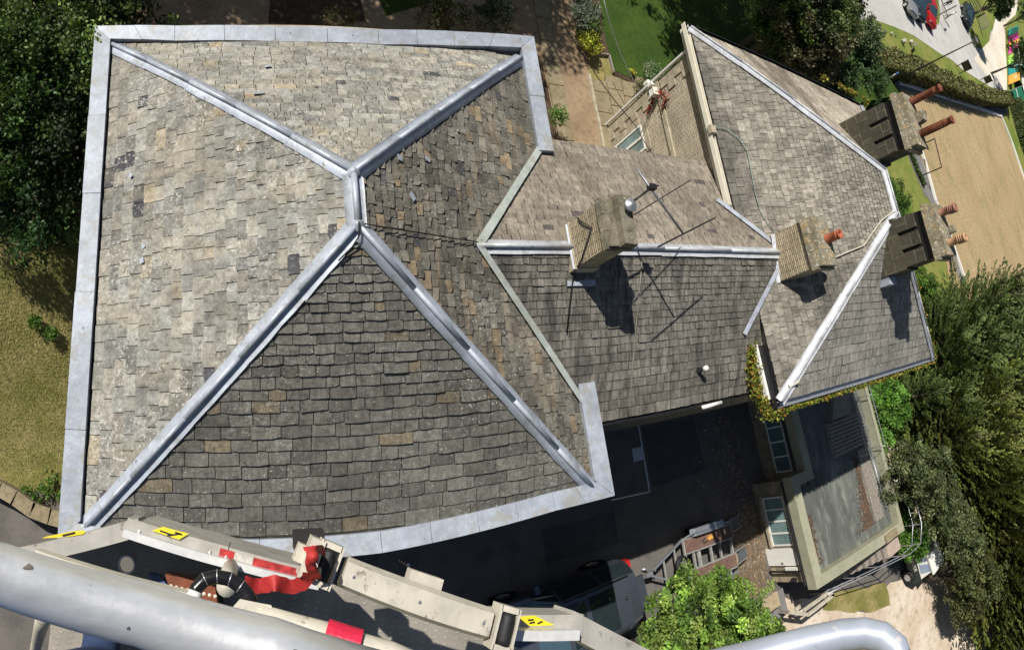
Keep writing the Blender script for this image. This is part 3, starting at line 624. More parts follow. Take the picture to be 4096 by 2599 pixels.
attach(slope('roof_slope',[wBR_,wBL_,WB],wBL_,wBR_,(.29,.135),(.46,.26),M['slate_wing_low'],pal_wingl,wg,thick=.012,seed=37,chip=.003,jit=.005),wg)
nWL,nWT,nWR,nWB=nrm(wBL_,wTL_,WA),nrm(wTL_,wTR_,WA),nrm(wTR_,wBR_,WB),nrm(wBR_,wBL_,WB)
hm=MB(); hipline(hm,wTL_,WA,.14,.03,1.6,nWL,nWT,1); hipline(hm,wTR_,WA,.12,.03,1.6,nWR,nWT,2); hipline(hm,wBL_,WB,.155,.03,1.6,nWL,nWB,3); hipline(hm,wBR_,WB,.14,.03,1.6,nWR,nWB,4); hipline(hm,WB,WA,.14,.03,.9,nWL,nWR,5)
H(hm,'lead_hips',M['lead_white'],True,wg)
def ogee(a,b,inw,z): 
    mb=MB(); a=Vector(a);b=Vector(b);inw=Vector(inw)
    for (o0,o1,z0,z1) in ((0,.022,z-.12,z+.02),(.022,.13,z-.12,z-.10),(.13,.15,z-.12,z+.0)):
        q=[a+inw*o0,b+inw*o0,b+inw*o1,a+inw*o1]
        lo=[V(p.x,p.y,z0) for p in q]; hi=[V(p.x,p.y,z1) for p in q]
        if (q[1]-q[0]).cross(q[3]-q[0]).z<0: lo=lo[::-1];hi=hi[::-1]
        mb.hexa(lo+hi)
    return mb
gm=ogee((wx0-.02,4.9,0),(wx0-.02,wy1,0),(1,0,0),wz); gm.box(wx0+.10,wx0+.3,4.9,wy1,wz-.32,wz-.13); H(gm,'gutter',M['cream'],False,wg)
gm=ogee((wx0-.02,wy0,0),(wx0-.02,1.2,0),(1,0,0),wz); H(gm,'gutter',M['dark_metal'],False,wg)
gm=MB(); gm.box(wx0-.11,wx0-.03,wy0+.25,1.25,wz-.24,wz-.12); H(gm,'fascia_board',M['white'],False,wg)
gm=ogee((wx0,wy0,0),(wx1,wy0,0),(0,1,0),wz); H(gm,'gutter',M['galv'],False,wg)
gm=ogee((wx0,wy1,0),(wx1,wy1-.3,0),(0,-1,0),wz); H(gm,'gutter',M['dark_metal'],False,wg)
gm=ogee((wx1,wy0,0),(wx1,wy1-.3,0),(-1,0,0),wz); H(gm,'gutter',M['galv'],False,wg)
wm=MB(); wm.box(11.36,19.95,-.05,9.62,0,wz-.13); H(wm,'wall',M['wall_rubble'],False,wg)
# quoins, string course, window dressing on the garden side wall
wm=MB(); zb=6.2
wm.box(11.30,11.36,-.0,9.66,zb,zb+.16)
for k in range(14):
    z=3.5+k*.32; l=.30 if k%2 else .52; wm.box(11.325,11.38,9.64-l,9.66,z+.01,z+.30)
for k in range(4):
    z=3.72+k*.36; wm.box(11.32,11.37,7.72,7.98,z,z+.33); 
    wm.box(11.32,11.37,8.86,9.08 if k%2 else 8.98,z,z+.33)
wm.box(11.29,11.37,7.98,8.86,3.62,3.74); wm.box(11.33,11.37,7.9,8.94,5.2,5.42)
H(wm,'stone_dressings',M['ashlar'],False,wg)
fm=MB(); fm.box(11.31,11.36,8.0,8.06,3.76,5.2); fm.box(11.31,11.36,8.78,8.84,3.76,5.2); fm.box(11.31,11.36,8.06,8.78,3.76,3.83); fm.box(11.31,11.36,8.06,8.78,5.13,5.2); fm.box(11.30,11.36,8.39,8.47,3.83,5.13)
f_=H(fm,'window',M['white'],False,wg); gp=MB(); gp.box(11.335,11.357,8.06,8.39,3.83,5.13); gp.box(11.335,11.357,8.47,8.78,3.83,5.13); gp.build('pane',M['glass_pale'],f_)
gm=MB(); gm.tube([(11.28,9.72,3.5),(11.28,9.72,7.9),(11.15,9.72,8.02)],.045,8); gm.box(11.2,11.34,9.6,9.7,6.0,6.18); H(gm,'downpipe',M['white'],False,wg)
gm=MB(); gm.tube([(11.3,5.2,7.9),(11.3,5.2,6)],.05,8); H(gm,'downpipe',M['dark_metal'],False,wg)
gm=MB(); gm.box(10.98,11.16,6.9,7.12,wz-.02,wz+.1); H(gm,'gutter_outlet',M['ashlar'],False,wg)
# bottom corner overflow pipe
gm=MB(); c=V(wx0+.35,wy0+.45,wz+.22); gm.tube([c,c+V(.36,.05,.04)],.05,10); H(gm,'pipe_stub',M['cream'],True,wg)
# 3 and 4: tall blackened ashlar stacks
for nm,(x0,x1,y0,y1),pots in (('a',(15.55,16.2,5.86,7.39),((16.0,7.25,1.02,'spiked'),(16.0,6.22,1.08,'fluted'))),('b',(15.38,16.02,2.49,3.92),((15.72,3.70,.52,'louvre'),(15.72,2.80,.55,'louvre')))):
    zb=9.0 if nm=='a' else 8.9
    ch=chimney(wg,'chimney',x0,x1,y0,y1,8.6,11.32,M['chim_ashlar'],[(.12,11.34,11.50),(.05,11.50,11.72)],M['cap_lichen'],('blackened ashlar chimney stack with two very tall dark pots' if nm=='a' else 'blackened ashlar chimney stack with two short louvred pots'))
    pb=MB(); pb.box(x0-.10,x1+.05,y0-.06,y1+.06,8.6,10.42); pb.build('chimney_plinth',M['chim_ashlar'],ch)
    for k in range(3):   # three flat pilasters with black slots between them
        w3=(y1-y0-.22)/3; yy=y0+k*(w3+.11); sb=MB(); sb.box(x0-.10,x0-.003,yy,yy+w3,10.43,11.05); sb.build('chimney_pilaster',M['chim_ashlar'],ch)
    sb=MB(); sb.box(x0-.005,x0-.001,y0+.01,y1-.01,10.43,11.33); sb.build('black_recess',M['black'],ch)  # thin black sheet behind the pilasters, showing in the slots
    for (px_,py_,h_,tp) in pots: pot(ch,px_,py_,11.72,.115 if nm=='a' else .12,h_,{'spiked':M['terra_dark'],'fluted':M['terra_dark'],'louvre':M['terra_pink'] if py_>3 else M['terra_tan']}[tp],tp)
    if nm=='a': sb=MB(); sb.hexa([(16.0,6.55,11.7),(16.35,6.6,11.7),(16.35,6.95,11.7),(16.0,6.9,11.7),(15.98,6.6,11.95),(16.32,6.62,11.92),(16.3,6.9,11.98),(16.0,6.88,12.0)]); sb.build('chimney_cap',M['cap_lichen'],ch)
    else: sb=MB(); sb.box(15.92,16.12,3.1,3.3,11.7,11.9); sb.build('chimney_cap',M['cap_lichen'],ch)
    fb=MB()
    if nm=='a': sheetflash(fb,on_plane(3376,505,wTL_,nWT,.0),on_plane(3500,640,wTL_,nWT,.0),.20,nWT,.06,8,.4)
    else: sheetflash(fb,on_plane(3560,880,wBL_,nWB,.0),on_plane(3540,1115,wBL_,nWB,.0),.16,nWB,.06,9,.5); fb.box(15.32,15.75,2.18,2.42,8.6,9.75)
    fb.build('lead_flashing',M['lead'],ch)
# ---------------------------------------------------------------- flat roofed annexe
an=thing('flat_roofed_annexe','low stone annexe with a grey flat roof inside a pale green parapet','annexe',(20.5,-4,0))
az1=2.28; H_=lambda mb,n,m,s=False: H(mb,n,m,s,an)
mb=MB(); mb.prism([(17.78,-7.05),(24.2,-7.4),(24.2,-.1),(18.62,-.1),(18.62,-3.3),(17.78,-3.3)],0,1.84); H_(mb,'wall',M['wall_annex'])
M['parapet']=ground_mat('parapet_green',((.32,.315,.225),(.37,.36,.26),(.23,.23,.17)),(1.5,6,40),bump=.3)
out=[(17.58,-7.25),(24.42,-7.62),(24.52,-.1),(18.55,-.1),(18.55,-3.18),(17.58,-3.18)]; inn=[(17.98,-6.86),(24.1,-7.16),(24.18,-.1),(18.94,-.1),(18.94,-3.58),(17.98,-3.58)]
mb=MB()
for i in (0,1,3,4,5):
    j=(i+1)%6; a,b,c,d=out[i],out[j],inn[j],inn[i]; mb.hexa([(*a,1.86),(*b,1.86),(*c,1.86),(*d,1.86),(*a,az1),(*b,az1),(*c,az1+.03),(*d,az1+.03)])
H_(mb,'parapet',M['parapet'])
M['felt']=ground_mat('roof_felt',((.095,.10,.092),(.13,.14,.125),(.30,.30,.265)),(.9,1.3,30),thr=(.4,.55),bump=.15,aniso=((1.6,.45,1),(0,0,0)))
mb=MB(); mb.prism([(18.0,-6.9),(24.15,-7.1),(24.15,-.1),(19,-.1),(19,-3.8),(18.0,-3.8)],1.85,1.93); H_(mb,'flat_roof',M['felt'])
def win(x,y0,y1,z0,z1,n,gl,dy=.05):
    fm=MB(); X0,X1=x-.04,x+.03; fm.box(X0,X1,y0,y1,z0,z0+.05); fm.box(X0,X1,y0,y1,z1-.05,z1); 
    for k in range(n+1):
        y=y0+(y1-y0-.06)*k/n; fm.box(X0+.001,X1,y,y+.06,z0+.05,z1-.05)
    f_=H_(fm,'window',M['white']); gp=MB()
    for k in range(n):
        y=y0+(y1-y0-.06)*k/n+.06; gp.box(x-.012,x+.02,y,y+(y1-y0-.06)/n-.06,z0+.05,z1-.05)
    gp.build('pane',gl,f_); return f_
win(18.6,-3.12,-.12,.75,1.62,5,M['glass_shade'])
w2=win(17.76,-5.7,-3.85,.45,1.52,4,M['glass_pale'])
mb=MB(); mb.box(17.66,17.76,-5.75,-3.8,.33,.44); H_(mb,'stone_sill',M['ashlar']); mb=MB(); mb.box(17.70,17.80,-5.75,-3.75,1.53,1.70); H_(mb,'stone_lintel',M['ashlar'])
mb=MB(); mb.box(17.70,17.79,-6.42,-5.8,.02,1.5); d_=H_(mb,'door',M['white']); mb=MB(); mb.box(17.66,17.70,-6.34,-6.28,.75,.85); mb.build('handle',M['alu'],d_)
mb=MB(); mb.tube([(17.55,-7.1,1.78),(17.6,-3.3,1.78)],.05,8); mb.tube([(18.5,-3.1,1.78),(18.5,-.2,1.78)],.05,8); mb.tube([(17.6,-6.6,.1),(17.6,-6.6,1.75)],.04,8); H_(mb,'gutter',M['dark_metal'])
mb=MB(); mb.box(17.62,17.70,-6.62,-6.46,.9,1.5); H_(mb,'wall_box',M['white']); mb=MB(); mb.box(17.6,17.72,-6.98,-6.86,1.1,1.3); H_(mb,'floodlight',M['dark_metal'])
# corrugated lean-to and stair hood on the shaded part of the flat roof
mb=MB()
for k in range(9): y=-1.9-k*.16; mb.beam((21.0,y,2.02+.0),(23.6,y,2.12),.11,.05)
mb.box(20.9,23.7,-3.3,-1.8,1.93,1.99); mb.hexa([(21.2,-1.75,1.93),(22.6,-1.75,1.93),(22.9,-.1,1.93),(21.6,-.1,1.93),(21.2,-1.75,2.2),(22.6,-1.75,2.2),(22.9,-.1,2.6),(21.6,-.1,2.6)]); H_(mb,'roof_hatch',M['timber'])
mb=MB()
for y in (-1.2,-3.6):
    mb.tube([(23.95,y,1.9),(23.95,y,2.75)],.02,6)
mb.tube([(22.55,-.4,2.7),(22.4,-3.6,2.7),(23.95,-3.6,2.75),(23.95,-.6,2.75)],.022,6); mb.tube([(22.4,-3.6,1.93),(22.4,-3.6,2.7)],.02,6)
mb.tube([(23.6,-3.6,2.1),(23.75,-6.9,2.1)],.02,6); H_(mb,'handrail',M['galv'],True)
# stacked boards on the roof, own thing
t=thing('timber_boards','stack of weathered grey boards lying along the right edge of the flat roof','timber',(23.2,-5,1.93))
mb=MB()
for k in range(5): mb.hexa([(22.75+k*.15,-6.6,1.935),(22.88+k*.15,-6.6,1.935),(22.86+k*.15,-3.4,1.935),(22.73+k*.15,-3.4,1.935),(22.75+k*.15,-6.6,2.01),(22.88+k*.15,-6.6,2.01),(22.86+k*.15,-3.4,2.01),(22.73+k*.15,-3.4,2.01)])
attach(mb.build('boards',M['timber'],t),t)
mb=MB(); r=random.Random(6)
for i in range(1500):
    if r.random()<.75: y=-6.6+3.0*r.random()**1.6; x=22.62-abs(r.gauss(0,.16+.30*max(0,(-4.6-y)/2)))
    else: x=18.2+abs(r.gauss(0,.20)); y=r.uniform(-6.7,-4.8)
    if x<18.15: x=18.2
    k=r.uniform(.5,1.2); s=.025+r.random()*.035; a=r.uniform(0,3); mb.add([(x+s*math.cos(a+j*1.57),y+s*math.sin(a+j*1.57),1.945+r.random()*.02) for j in range(4)],[[0,1,2,3]],(.12*k,.08*k,.055*k) if r.random()>.12 else (.24*k,.13*k,.06*k))
o=mb.build('fallen_leaves',colattr('dead_leaf',.9)); tag(o,'scatter of brown fallen leaves on the annexe flat roof','leaves',kind='stuff')

# ================================================================ VEGETATION
def quads_mesh(name,c,nrm_,u,w,l,col,mat,parent):
    """many small leaf faces: centres c, normals, long axis u, widths, lengths (arrays)"""
    n=len(c); nrm_=nrm_/np.linalg.norm(nrm_,axis=1,keepdims=True); u=u-nrm_*(u*nrm_).sum(1,keepdims=True); u/=np.linalg.norm(u,axis=1,keepdims=True)+1e-9; v=np.cross(nrm_,u)
    l=l[:,None]; w=w[:,None]; vs=np.stack([c-u*l*.5, c+v*w*.5-u*l*.05, c+u*l*.5, c-v*w*.5-u*l*.05],1).reshape(-1,3)
    me=bpy.data.meshes.new(name); me.vertices.add(4*n); me.vertices.foreach_set('co',vs.astype(np.float32).ravel()); me.loops.add(4*n); me.loops.foreach_set('vertex_index',np.arange(4*n,dtype=np.int32))
    me.polygons.add(n); me.polygons.foreach_set('loop_start',np.arange(0,4*n,4,dtype=np.int32)); me.polygons.foreach_set('loop_total',np.full(n,4,np.int32)); me.update(calc_edges=True)
    at=me.color_attributes.new('Col','FLOAT_COLOR','CORNER'); a=np.ones((n,4,4),np.float32); a[:,:,:3]=col[:,None,:]; at.data.foreach_set('color',a.ravel())
    me.materials.append(mat); o=bpy.data.objects.new(name,me); COL.objects.link(o); o.parent=parent; return o
def rdir(n): 
    v=rng.normal(size=(n,3)); return v/np.linalg.norm(v,axis=1,keepdims=True)
def leaf_cloud(cent,rad,per,size,cols,flat=.55,cvar=.25,up=.6):
    """cent Nx3 clump centres, rad clump radii, per leaves in each"""
    N=len(cent); idx=np.repeat(np.arange(N),per); n=len(idx)
    c=cent[idx]+rdir(n)*(rng.random(n)**.45)[:,None]*rad[idx][:,None]*np.array([1,1,flat])
    nn=rdir(n)+np.array([0,0,up]); cl=cols[rng.integers(0,len(cols),N)][idx]*np.exp(rng.normal(0,cvar,N))[idx][:,None]*np.exp(rng.normal(0,.18,n))[:,None]
    s=size*rng.uniform(.6,1.35,n); return c,nn,rdir(n),s*.62,s,cl
def limbs(mb,base,tips,r0,fork=.45):
    base=Vector(base)
    top=sum((Vector(t) for t in tips),Vector())/len(tips); mid=base.lerp(top,fork); mid.x=base.x*.6+mid.x*.4; mid.y=base.y*.6+mid.y*.4
    mb.tube([base-V(0,0,.2),base.lerp(mid,.5)+V(r0*.4,0,0),mid],[r0*1.25,r0,r0*.75],8)
    for t in tips:
        t=Vector(t); m=mid.lerp(t,.5)+V(random.uniform(-.2,.2),random.uniform(-.2,.2),.15); mb.tube([mid,m,t],[r0*.5,r0*.3,r0*.08],6)
def crown_pts(n,R,hole=.0,shell=.5,lobes=7,seed=0):
    r=np.random.default_rng(seed); d=r.normal(size=(n,3)); d/=np.linalg.norm(d,axis=1,keepdims=True); d[:,2]=np.where(d[:,2]<-.35,-d[:,2]*.6,d[:,2])
    L=r.normal(size=(lobes,3)); L/=np.linalg.norm(L,axis=1,keepdims=True); k=np.max(d@L.T,axis=1); rad=(.62+.42*k**2)*(shell+(1-shell)*r.random(n)**.5)
    return d*rad[:,None]*np.array(R)
def broad_tree(name,label,cat,loc,H_t,R,cols,nclump=260,per=45,size=.12,clump=.45,group=None,mat='leaf',seed=1,trunk=.16,kindname='crown',tr=True,cb=.25,flat=.6,shell=.5,cvar=.25):
    global rng
    rng=np.random.default_rng(seed); random.seed(seed)
    t=thing(name,label,cat,loc,0,group); cz=H_t*(.5+cb*.5)
    pts=crown_pts(nclump,(R[0],R[1],H_t*(1-cb)*.5),seed=seed,shell=shell)+np.array([0,0,cz])
    c=leaf_cloud(pts,np.full(nclump,clump)*rng.uniform(.6,1.3,nclump),per,size,np.array(cols),flat,cvar)
    quads_mesh(kindname,*c,M[mat],t)
    if tr:
        mb=MB(); ids=rng.choice(nclump,min(9,nclump),False); limbs(mb,(0,0,0),[tuple(pts[i]) for i in ids],trunk); mb.build('trunk',M['bark'],t,True)
    return t
GR=((.085,.13,.03),(.13,.18,.05),(.05,.085,.022)); DK=((.03,.048,.014),(.04,.06,.02),(.022,.036,.012)); LIME=((.17,.28,.045),(.125,.22,.035),(.22,.32,.065),(.085,.16,.03),(.20,.26,.06)); OL=((.10,.125,.05),(.14,.16,.07),(.08,.10,.04)); YW=((.50,.45,.05),(.30,.33,.04)); GREY=((.20,.24,.18),(.14,.18,.13)); PUR=((.09,.05,.04),(.06,.05,.03),(.12,.09,.05))
# bright maple beside the car
p=P(2790,2640,3.4); MT=broad_tree('maple_tree','bright lime green young tree growing between the parked car and the wooden handrail','tree',(p.x,p.y,0),5.6,(2.9,2.1),LIME,720,100,.095,.24,seed=3,trunk=.12,cb=.15,shell=.45,cvar=.34)
CC=[]
for k,(px,py) in enumerate(((2745,2265),(2815,2335),(2905,2300),(2975,2335),(3085,2345),(2660,2400))):
    q=P(px,py,4.2); CC.append(leaf_cloud(np.array([[q.x,q.y,4.2]+np.array([(2770-px)*.0006*j,-.10*j,-.12*j]) for j in range(6)]),np.full(6,.20),60,.085,np.array(LIME),.8,.2))
cc_=[np.concatenate([c[i] for c in CC]) for i in range(6)]; tag(quads_mesh('leafy_shoots',cc_[0]-np.array([MT.location.x,MT.location.y,0.]),*cc_[1:],M['leaf'],MT),kind='stuff')

def place(px,py,Ht,f=.55):
    g=1.5
    for _ in range(6): p=P(px,py,g+Ht*f); g=hgt(p.x,p.y)
    return p,g
# trees at the top left, beyond the left gutter
for i,(px,py,hc,R,Ht,cols,lab) in enumerate((
    (60,90,5.5,3.1,5.6,GR,'sunlit leafy tree in the top left corner beyond the wide gutter'),
    (190,330,4.6,2.3,4.8,GR,'dark leafy tree crowding the upper part of the left gutter'),
    (40,560,3.8,2.4,5.2,((.05,.10,.02),(.035,.07,.015)),'bushy tree at the left edge of the picture above the rough grass'),
    (330,30,5.0,2.3,4.4,DK,'dark shaded tree rising behind the top left corner of the house roof'),
    (120,820,2.4,2.0,4.2,((.035,.08,.03),(.05,.10,.03)),'low dark shrub at the top edge of the rough grass'),
    (240,640,2.6,1.6,4.6,DK,'narrow dark bush pressed against the left gutter'))):
    p,g=place(px,py,Ht); broad_tree('leafy_tree' if i not in(4,5) else 'garden_shrub',lab,'tree' if i not in(4,5) else 'shrub',(p.x,p.y,g),Ht,(R,R),cols,330 if i<4 else 160,60,.105,.34,seed=20+i,cb=.05,shell=.3,cvar=.6)
p=P(110,1010,1.2); broad_tree('garden_shrub','yellow flowering low shrub beside the rough grass near the left gutter','shrub',(p.x,p.y,hgt(p.x,p.y)),2.0,(1.3,1.0),((.06,.10,.02),(.20,.20,.02),(.05,.08,.02)),70,40,.09,.3,seed=31,tr=False)
for i,(px,py) in enumerate(((255,1365),(200,1330),(215,1945),(150,1960))):
    p=P(px,py,.5); broad_tree('weed_clump',('leafy weed clump by the left gutter on the rough grass','small weed tuft on the rough grass near the leafy clump','green ivy-like patch against the house side near the kerb','low green patch beside the curved stone kerb','small green tuft at the left picture edge on the rough grass','weed tuft in shade by the left gutter')[i],'weed',(p.x,p.y,hgt(p.x,p.y)),.35,(.2,.18) if i not in (2,3) else (.55,.4),((.07,.15,.02),(.10,.18,.03)),14,16,.10,.14,seed=40+i,tr=False)
# out-of-frame trees at the top whose shade falls over the garden
def shade_tree(i,x,y,h,R,lab): broad_tree('garden_tree',lab,'tree',(x,y,3.5),h,(R,R),GR,400,85,.18,.62,seed=60+i,cb=.3,shell=.25,flat=.7,group=None)
SHT=[(-1.6,20.6,12,5.2,'tall garden tree above the top edge shading the dark beds on the left'),(2.6,20.6,12,4.7,'tall garden tree above the top edge shading the gravel paths'),(-6.6,20.6,12,5.0,'tall garden tree above the top left corner'),(14.6,20.8,12,5.2,'tall garden tree above the lawn casting the lobed shadow on it'),(20.8,22.6,12,5.2,'tall garden tree above the lawn near the far trees')]
for i,a in enumerate(SHT): shade_tree(i,*a)
# garden plants between path and lawn
def plant(px,py,h,H_t,R,cols,name,label,cat,seed,n=60,per=30,size=.07,clump=.2,g=G,mat='leaf'):
    p=P(px,py,g+h); return broad_tree(name,label,cat,(p.x,p.y,g),H_t,(R,R),cols,n,per,size,clump,seed=seed,tr=False,cb=.0,mat=mat)
plant(2340,55,.6,1.2,.62,GREY,'silver_shrub','silvery grey green shrub in the bed beside the gravel path','shrub',71,80)
plant(2355,135,.4,.9,.45,GR,'garden_shrub','mid green shrub between the silvery shrub and the yellow one','shrub',72,50)
plant(2355,175,.4,.8,.42,YW,'golden_shrub','golden yellow leaved shrub at the path end of the bed','shrub',73,60)
plant(2525,293,.1,.3,.13,((.6,.55,.08),(.3,.3,.05)),'yellow_flower','small yellow flower clump at the edge of the lawn','flower',74,14,20,.05,.07)
plant(2610,305,.3,.7,.45,((.10,.19,.06),(.16,.22,.10),(.35,.38,.28)),'garden_shrub','pale flowering shrub against the wing wall beside the lawn','shrub',75,50)
plant(2560,350,.15,.4,.25,((.12,.14,.06),(.2,.2,.1)),'garden_shrub','small sparse plant in the bed below the lamp by the wing wall','shrub',76,20)
plant(1775,70,.7,1.5,.85,((.05,.06,.015),(.07,.07,.02)),'dark_shrub','round shrub in deep shade just above the top gutter','shrub',77,90)
plant(1965,80,.6,1.3,.75,((.04,.065,.03),(.06,.08,.04)),'dark_shrub','shaded shrub with pale flowers beside the dark gravel','shrub',78,80)
plant(1360,95,.5,1.2,.6,((.09,.09,.03),(.14,.12,.05)),'rose_bush','scraggy rose bush showing over the top gutter','shrub',79,30,18)
plant(2213,485,.5,1.3,.3,((.12,.24,.04),(.09,.18,.03)),'climbing_plant','bright green climber on the house wall right of the gutter','climber',80,26,24)
# wall climbers on the garden side of the wing
def ivy(name,label,pts,spread,n,cols,size,seed,par=None):
    global rng
    rng=np.random.default_rng(seed); P_=np.array([tuple(p) for p in pts],float); k=rng.random(n)*(len(P_)-1); i=k.astype(int); f=(k-i)[:,None]; c=P_[i]*(1-f)+P_[i+1]*f+rng.normal(size=(n,3))*spread
    cl=np.array(cols)[rng.integers(0,len(cols),n)]*np.exp(rng.normal(0,.3,n))[:,None]; s=size*rng.uniform(.6,1.3,n)
    t=thing(name,label,'climber',tuple(P_[0])); o=quads_mesh('foliage',c-P_[0],rdir(n)+np.array([0,0,.8]),rdir(n),s*.8,s,cl,M['leaf'],t); mb=MB(); mb.tube([Vector(p)-Vector(P_[0]) for p in pts],.012,5); mb.build('stem',M['bark'],t); return t
RED=((.35,.03,.015),(.22,.04,.02)); CRE=((.30,.28,.035),(.22,.25,.03),(.33,.16,.03),(.12,.17,.03),(.16,.19,.03))
ivy('red_creeper','dark red creeper branch on the wing wall by the string course',[(11.27,9.45,6.15),(11.27,9.2,6.4),(11.27,8.9,6.6),(11.27,8.75,6.35)],.05,170,RED,.06,1)
ivy('red_creeper','red creeper sprig hanging below the string course on the wing wall',[(11.27,9.35,6.1),(11.27,9.1,5.9),(11.27,8.95,5.65)],.04,80,RED,.06,2)
ivy('yellow_creeper','yellow and orange creeper fringing the lower eave of the end wing',[(wx0+.0,wy0-.08,wz-.12),(wx0+3,wy0-.07,wz-.1),(wx0+6,wy0-.07,wz-.1),(wx1+.08,wy0-.05,wz-.12)],np.array([.06,.035,.06]),3600,CRE,.07,3)
ivy('yellow_creeper','yellow creeper clump around the lower left corner of the end wing',[(wx0-.16,1.25,wz-.25),(wx0-.22,.7,wz-.3),(wx0-.26,.1,wz-.3),(wx0-.1,wy0-.16,wz-.25),(wx0+.45,wy0-.16,wz-.3)],np.array([.05,.05,.10]),1900,CRE,.065,4)
ivy('yellow_creeper','thin creeper running up the right hip side of the end wing',[(wx1+.08,wy0,wz-.1),(wx1+.1,2,wz-.05),(wx1+.1,4,wz)],np.array([.06,.05,.1]),900,CRE,.09,5)
ivy('yellow_creeper','yellow creeper over the top right corner of the wing roof',[tuple(on_plane(x,y,wTL_,nWT,.1)) for x,y in ((3345,345),(3390,372),(3420,385))],.055,420,CRE,.075,6)
ivy('yellow_creeper','yellow creeper tuft between the top eave and the tall pots',[tuple(on_plane(x,y,wTL_,nWT,.1)) for x,y in ((3448,395),(3465,420))],.06,220,CRE,.075,7)
ivy('yellow_creeper','small yellow creeper spray half way along the top eave',[tuple(on_plane(x,y,wTL_,nWT,.1)) for x,y in ((3283,320),(3300,330))],.06,120,CRE,.08,8)
# trees and shrubs between the wing and the road (top right)
RT=[(3190,10,5,2.2,8,GR,'green tree beyond the top eave of the end wing'),(3220,80,4.5,1.9,7.5,((.07,.11,.03),(.10,.13,.04)),'olive green tree between the wing and the far fence'),
 (3310,30,4,1.5,6.5,PUR,'purple leaved tree beside the far road'),(3190,175,4,1.9,6.5,((.05,.06,.025),(.08,.07,.035)),'brownish dark tree behind the top eave'),(3260,130,3.5,1.8,6,((.20,.17,.10),(.15,.14,.07),(.10,.09,.05)),'pale brown seeding tree next to the fence'),
 (3120,120,4,1.3,5.5,((.06,.12,.02),(.04,.08,.02)),'light green tree over the dark lawn'),
 (3285,265,1.6,1.1,3,((.26,.20,.10),(.20,.19,.07)),'straw coloured bush just beyond the wing eave'),(3430,165,4.2,1.7,8,((.09,.13,.06),(.12,.17,.08),(.07,.10,.05)),'grey green birch tree in front of the far road'),
 (3420,300,3,2.2,6,((.07,.12,.045),(.05,.09,.03)),'dense green shrubbery below the birch'),(3480,370,2.5,1.6,4.6,((.04,.075,.03),(.05,.09,.03)),'dark bush beside the tall chimney'),(3340,330,2.2,1.3,4,((.05,.09,.035),(.08,.13,.05)),'leafy bush behind the yellow creeper')]
for i,(px,py,hc,R,Ht,cols,lab) in enumerate(RT):
    Ht*=.8; p,g=place(px,py,Ht); broad_tree('birch_tree' if i==7 else 'garden_tree' if Ht>4.8 else 'garden_shrub',lab,'tree' if Ht>4.8 else 'shrub',(p.x,p.y,g),Ht,(R,R),cols,190,60,.14,.42,seed=90+i,cb=.08,shell=.4,cvar=.35)
# conifers to the right of the wing
def conifer_mesh(seed,H_t,R,cols,tips,nb=260,per=130):
    """wide yew-like evergreen: pointed feathery branches leaving the trunk at all heights"""
    r=np.random.default_rng(seed); C=[];U_=[];Nn=[];W_=[];L_2=[];K=[]; mb=MB(); mb.tube([(0,0,-.3),(.08,.05,H_t*.4),(0,0,H_t*.9)],[.22,.16,.03],7)
    for b in range(nb):
        f=b/nb; z0=H_t*(.05+.80*f); a=b*2.39996+r.uniform(-.4,.4); el=math.radians(r.uniform(8,32)+38*f**2); l=(R*(1-f**2.2)**.5*r.uniform(.55,1.28)+.6)/max(math.cos(el),.5)
        d=np.array([math.cos(a)*math.cos(el),math.sin(a)*math.cos(el),math.sin(el)]); sd=np.array([-math.sin(a),math.cos(a),0.]); up=np.cross(d,sd)
        up=up if up[2]>0 else -up
        bt=np.exp(r.normal(0,.2)); cc=np.array(cols[r.integers(0,len(cols))])*bt; ct=np.array(tips[r.integers(0,len(tips))])*bt
        ns=11; nf=per//ns
        for k in range(ns):
            tt=.22+.78*(k+r.random()*.6)/ns; sg=1 if k%2 else -1; fa=r.uniform(.35,.95)*sg if k<ns-1 else 0.; sl=(.22+.55*(1.02-tt))*r.uniform(.8,1.25)*min(1.,l/2.2+.35)
            sdir=d*math.cos(fa)+sd*math.sin(fa)+up*r.uniform(-.12,.18); sdir/=np.linalg.norm(sdir); sside=np.cross(sdir,up); sside/=np.linalg.norm(sside)
            u0=r.random(nf); lat=r.normal(0,.05,nf)*(1.15-u0)+0; base=d*(l*tt); c=base+sdir*(u0*sl)[:,None]+sside*lat[:,None]+up*r.normal(0,.025,nf)[:,None]; c[:,2]+=z0-.04*l*math.sin(tt*3.1)
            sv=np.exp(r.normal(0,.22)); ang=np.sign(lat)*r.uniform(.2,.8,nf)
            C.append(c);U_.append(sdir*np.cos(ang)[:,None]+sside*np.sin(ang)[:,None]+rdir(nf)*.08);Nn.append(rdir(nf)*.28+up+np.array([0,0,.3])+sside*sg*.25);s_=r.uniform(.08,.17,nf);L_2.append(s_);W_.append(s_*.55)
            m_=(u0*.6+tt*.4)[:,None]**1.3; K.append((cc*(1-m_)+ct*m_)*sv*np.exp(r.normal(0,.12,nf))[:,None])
        if b%4==0: mb.tube([(0,0,z0),tuple(d*l*.6+np.array([0,0,z0]))],[.03,.012],4)
    return [np.concatenate(x) for x in (C,Nn,U_,W_,L_2,K)],mb
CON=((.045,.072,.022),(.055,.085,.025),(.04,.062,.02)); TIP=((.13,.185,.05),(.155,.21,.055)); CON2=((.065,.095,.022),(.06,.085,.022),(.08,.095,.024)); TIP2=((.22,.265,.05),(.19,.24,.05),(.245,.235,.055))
protos={}
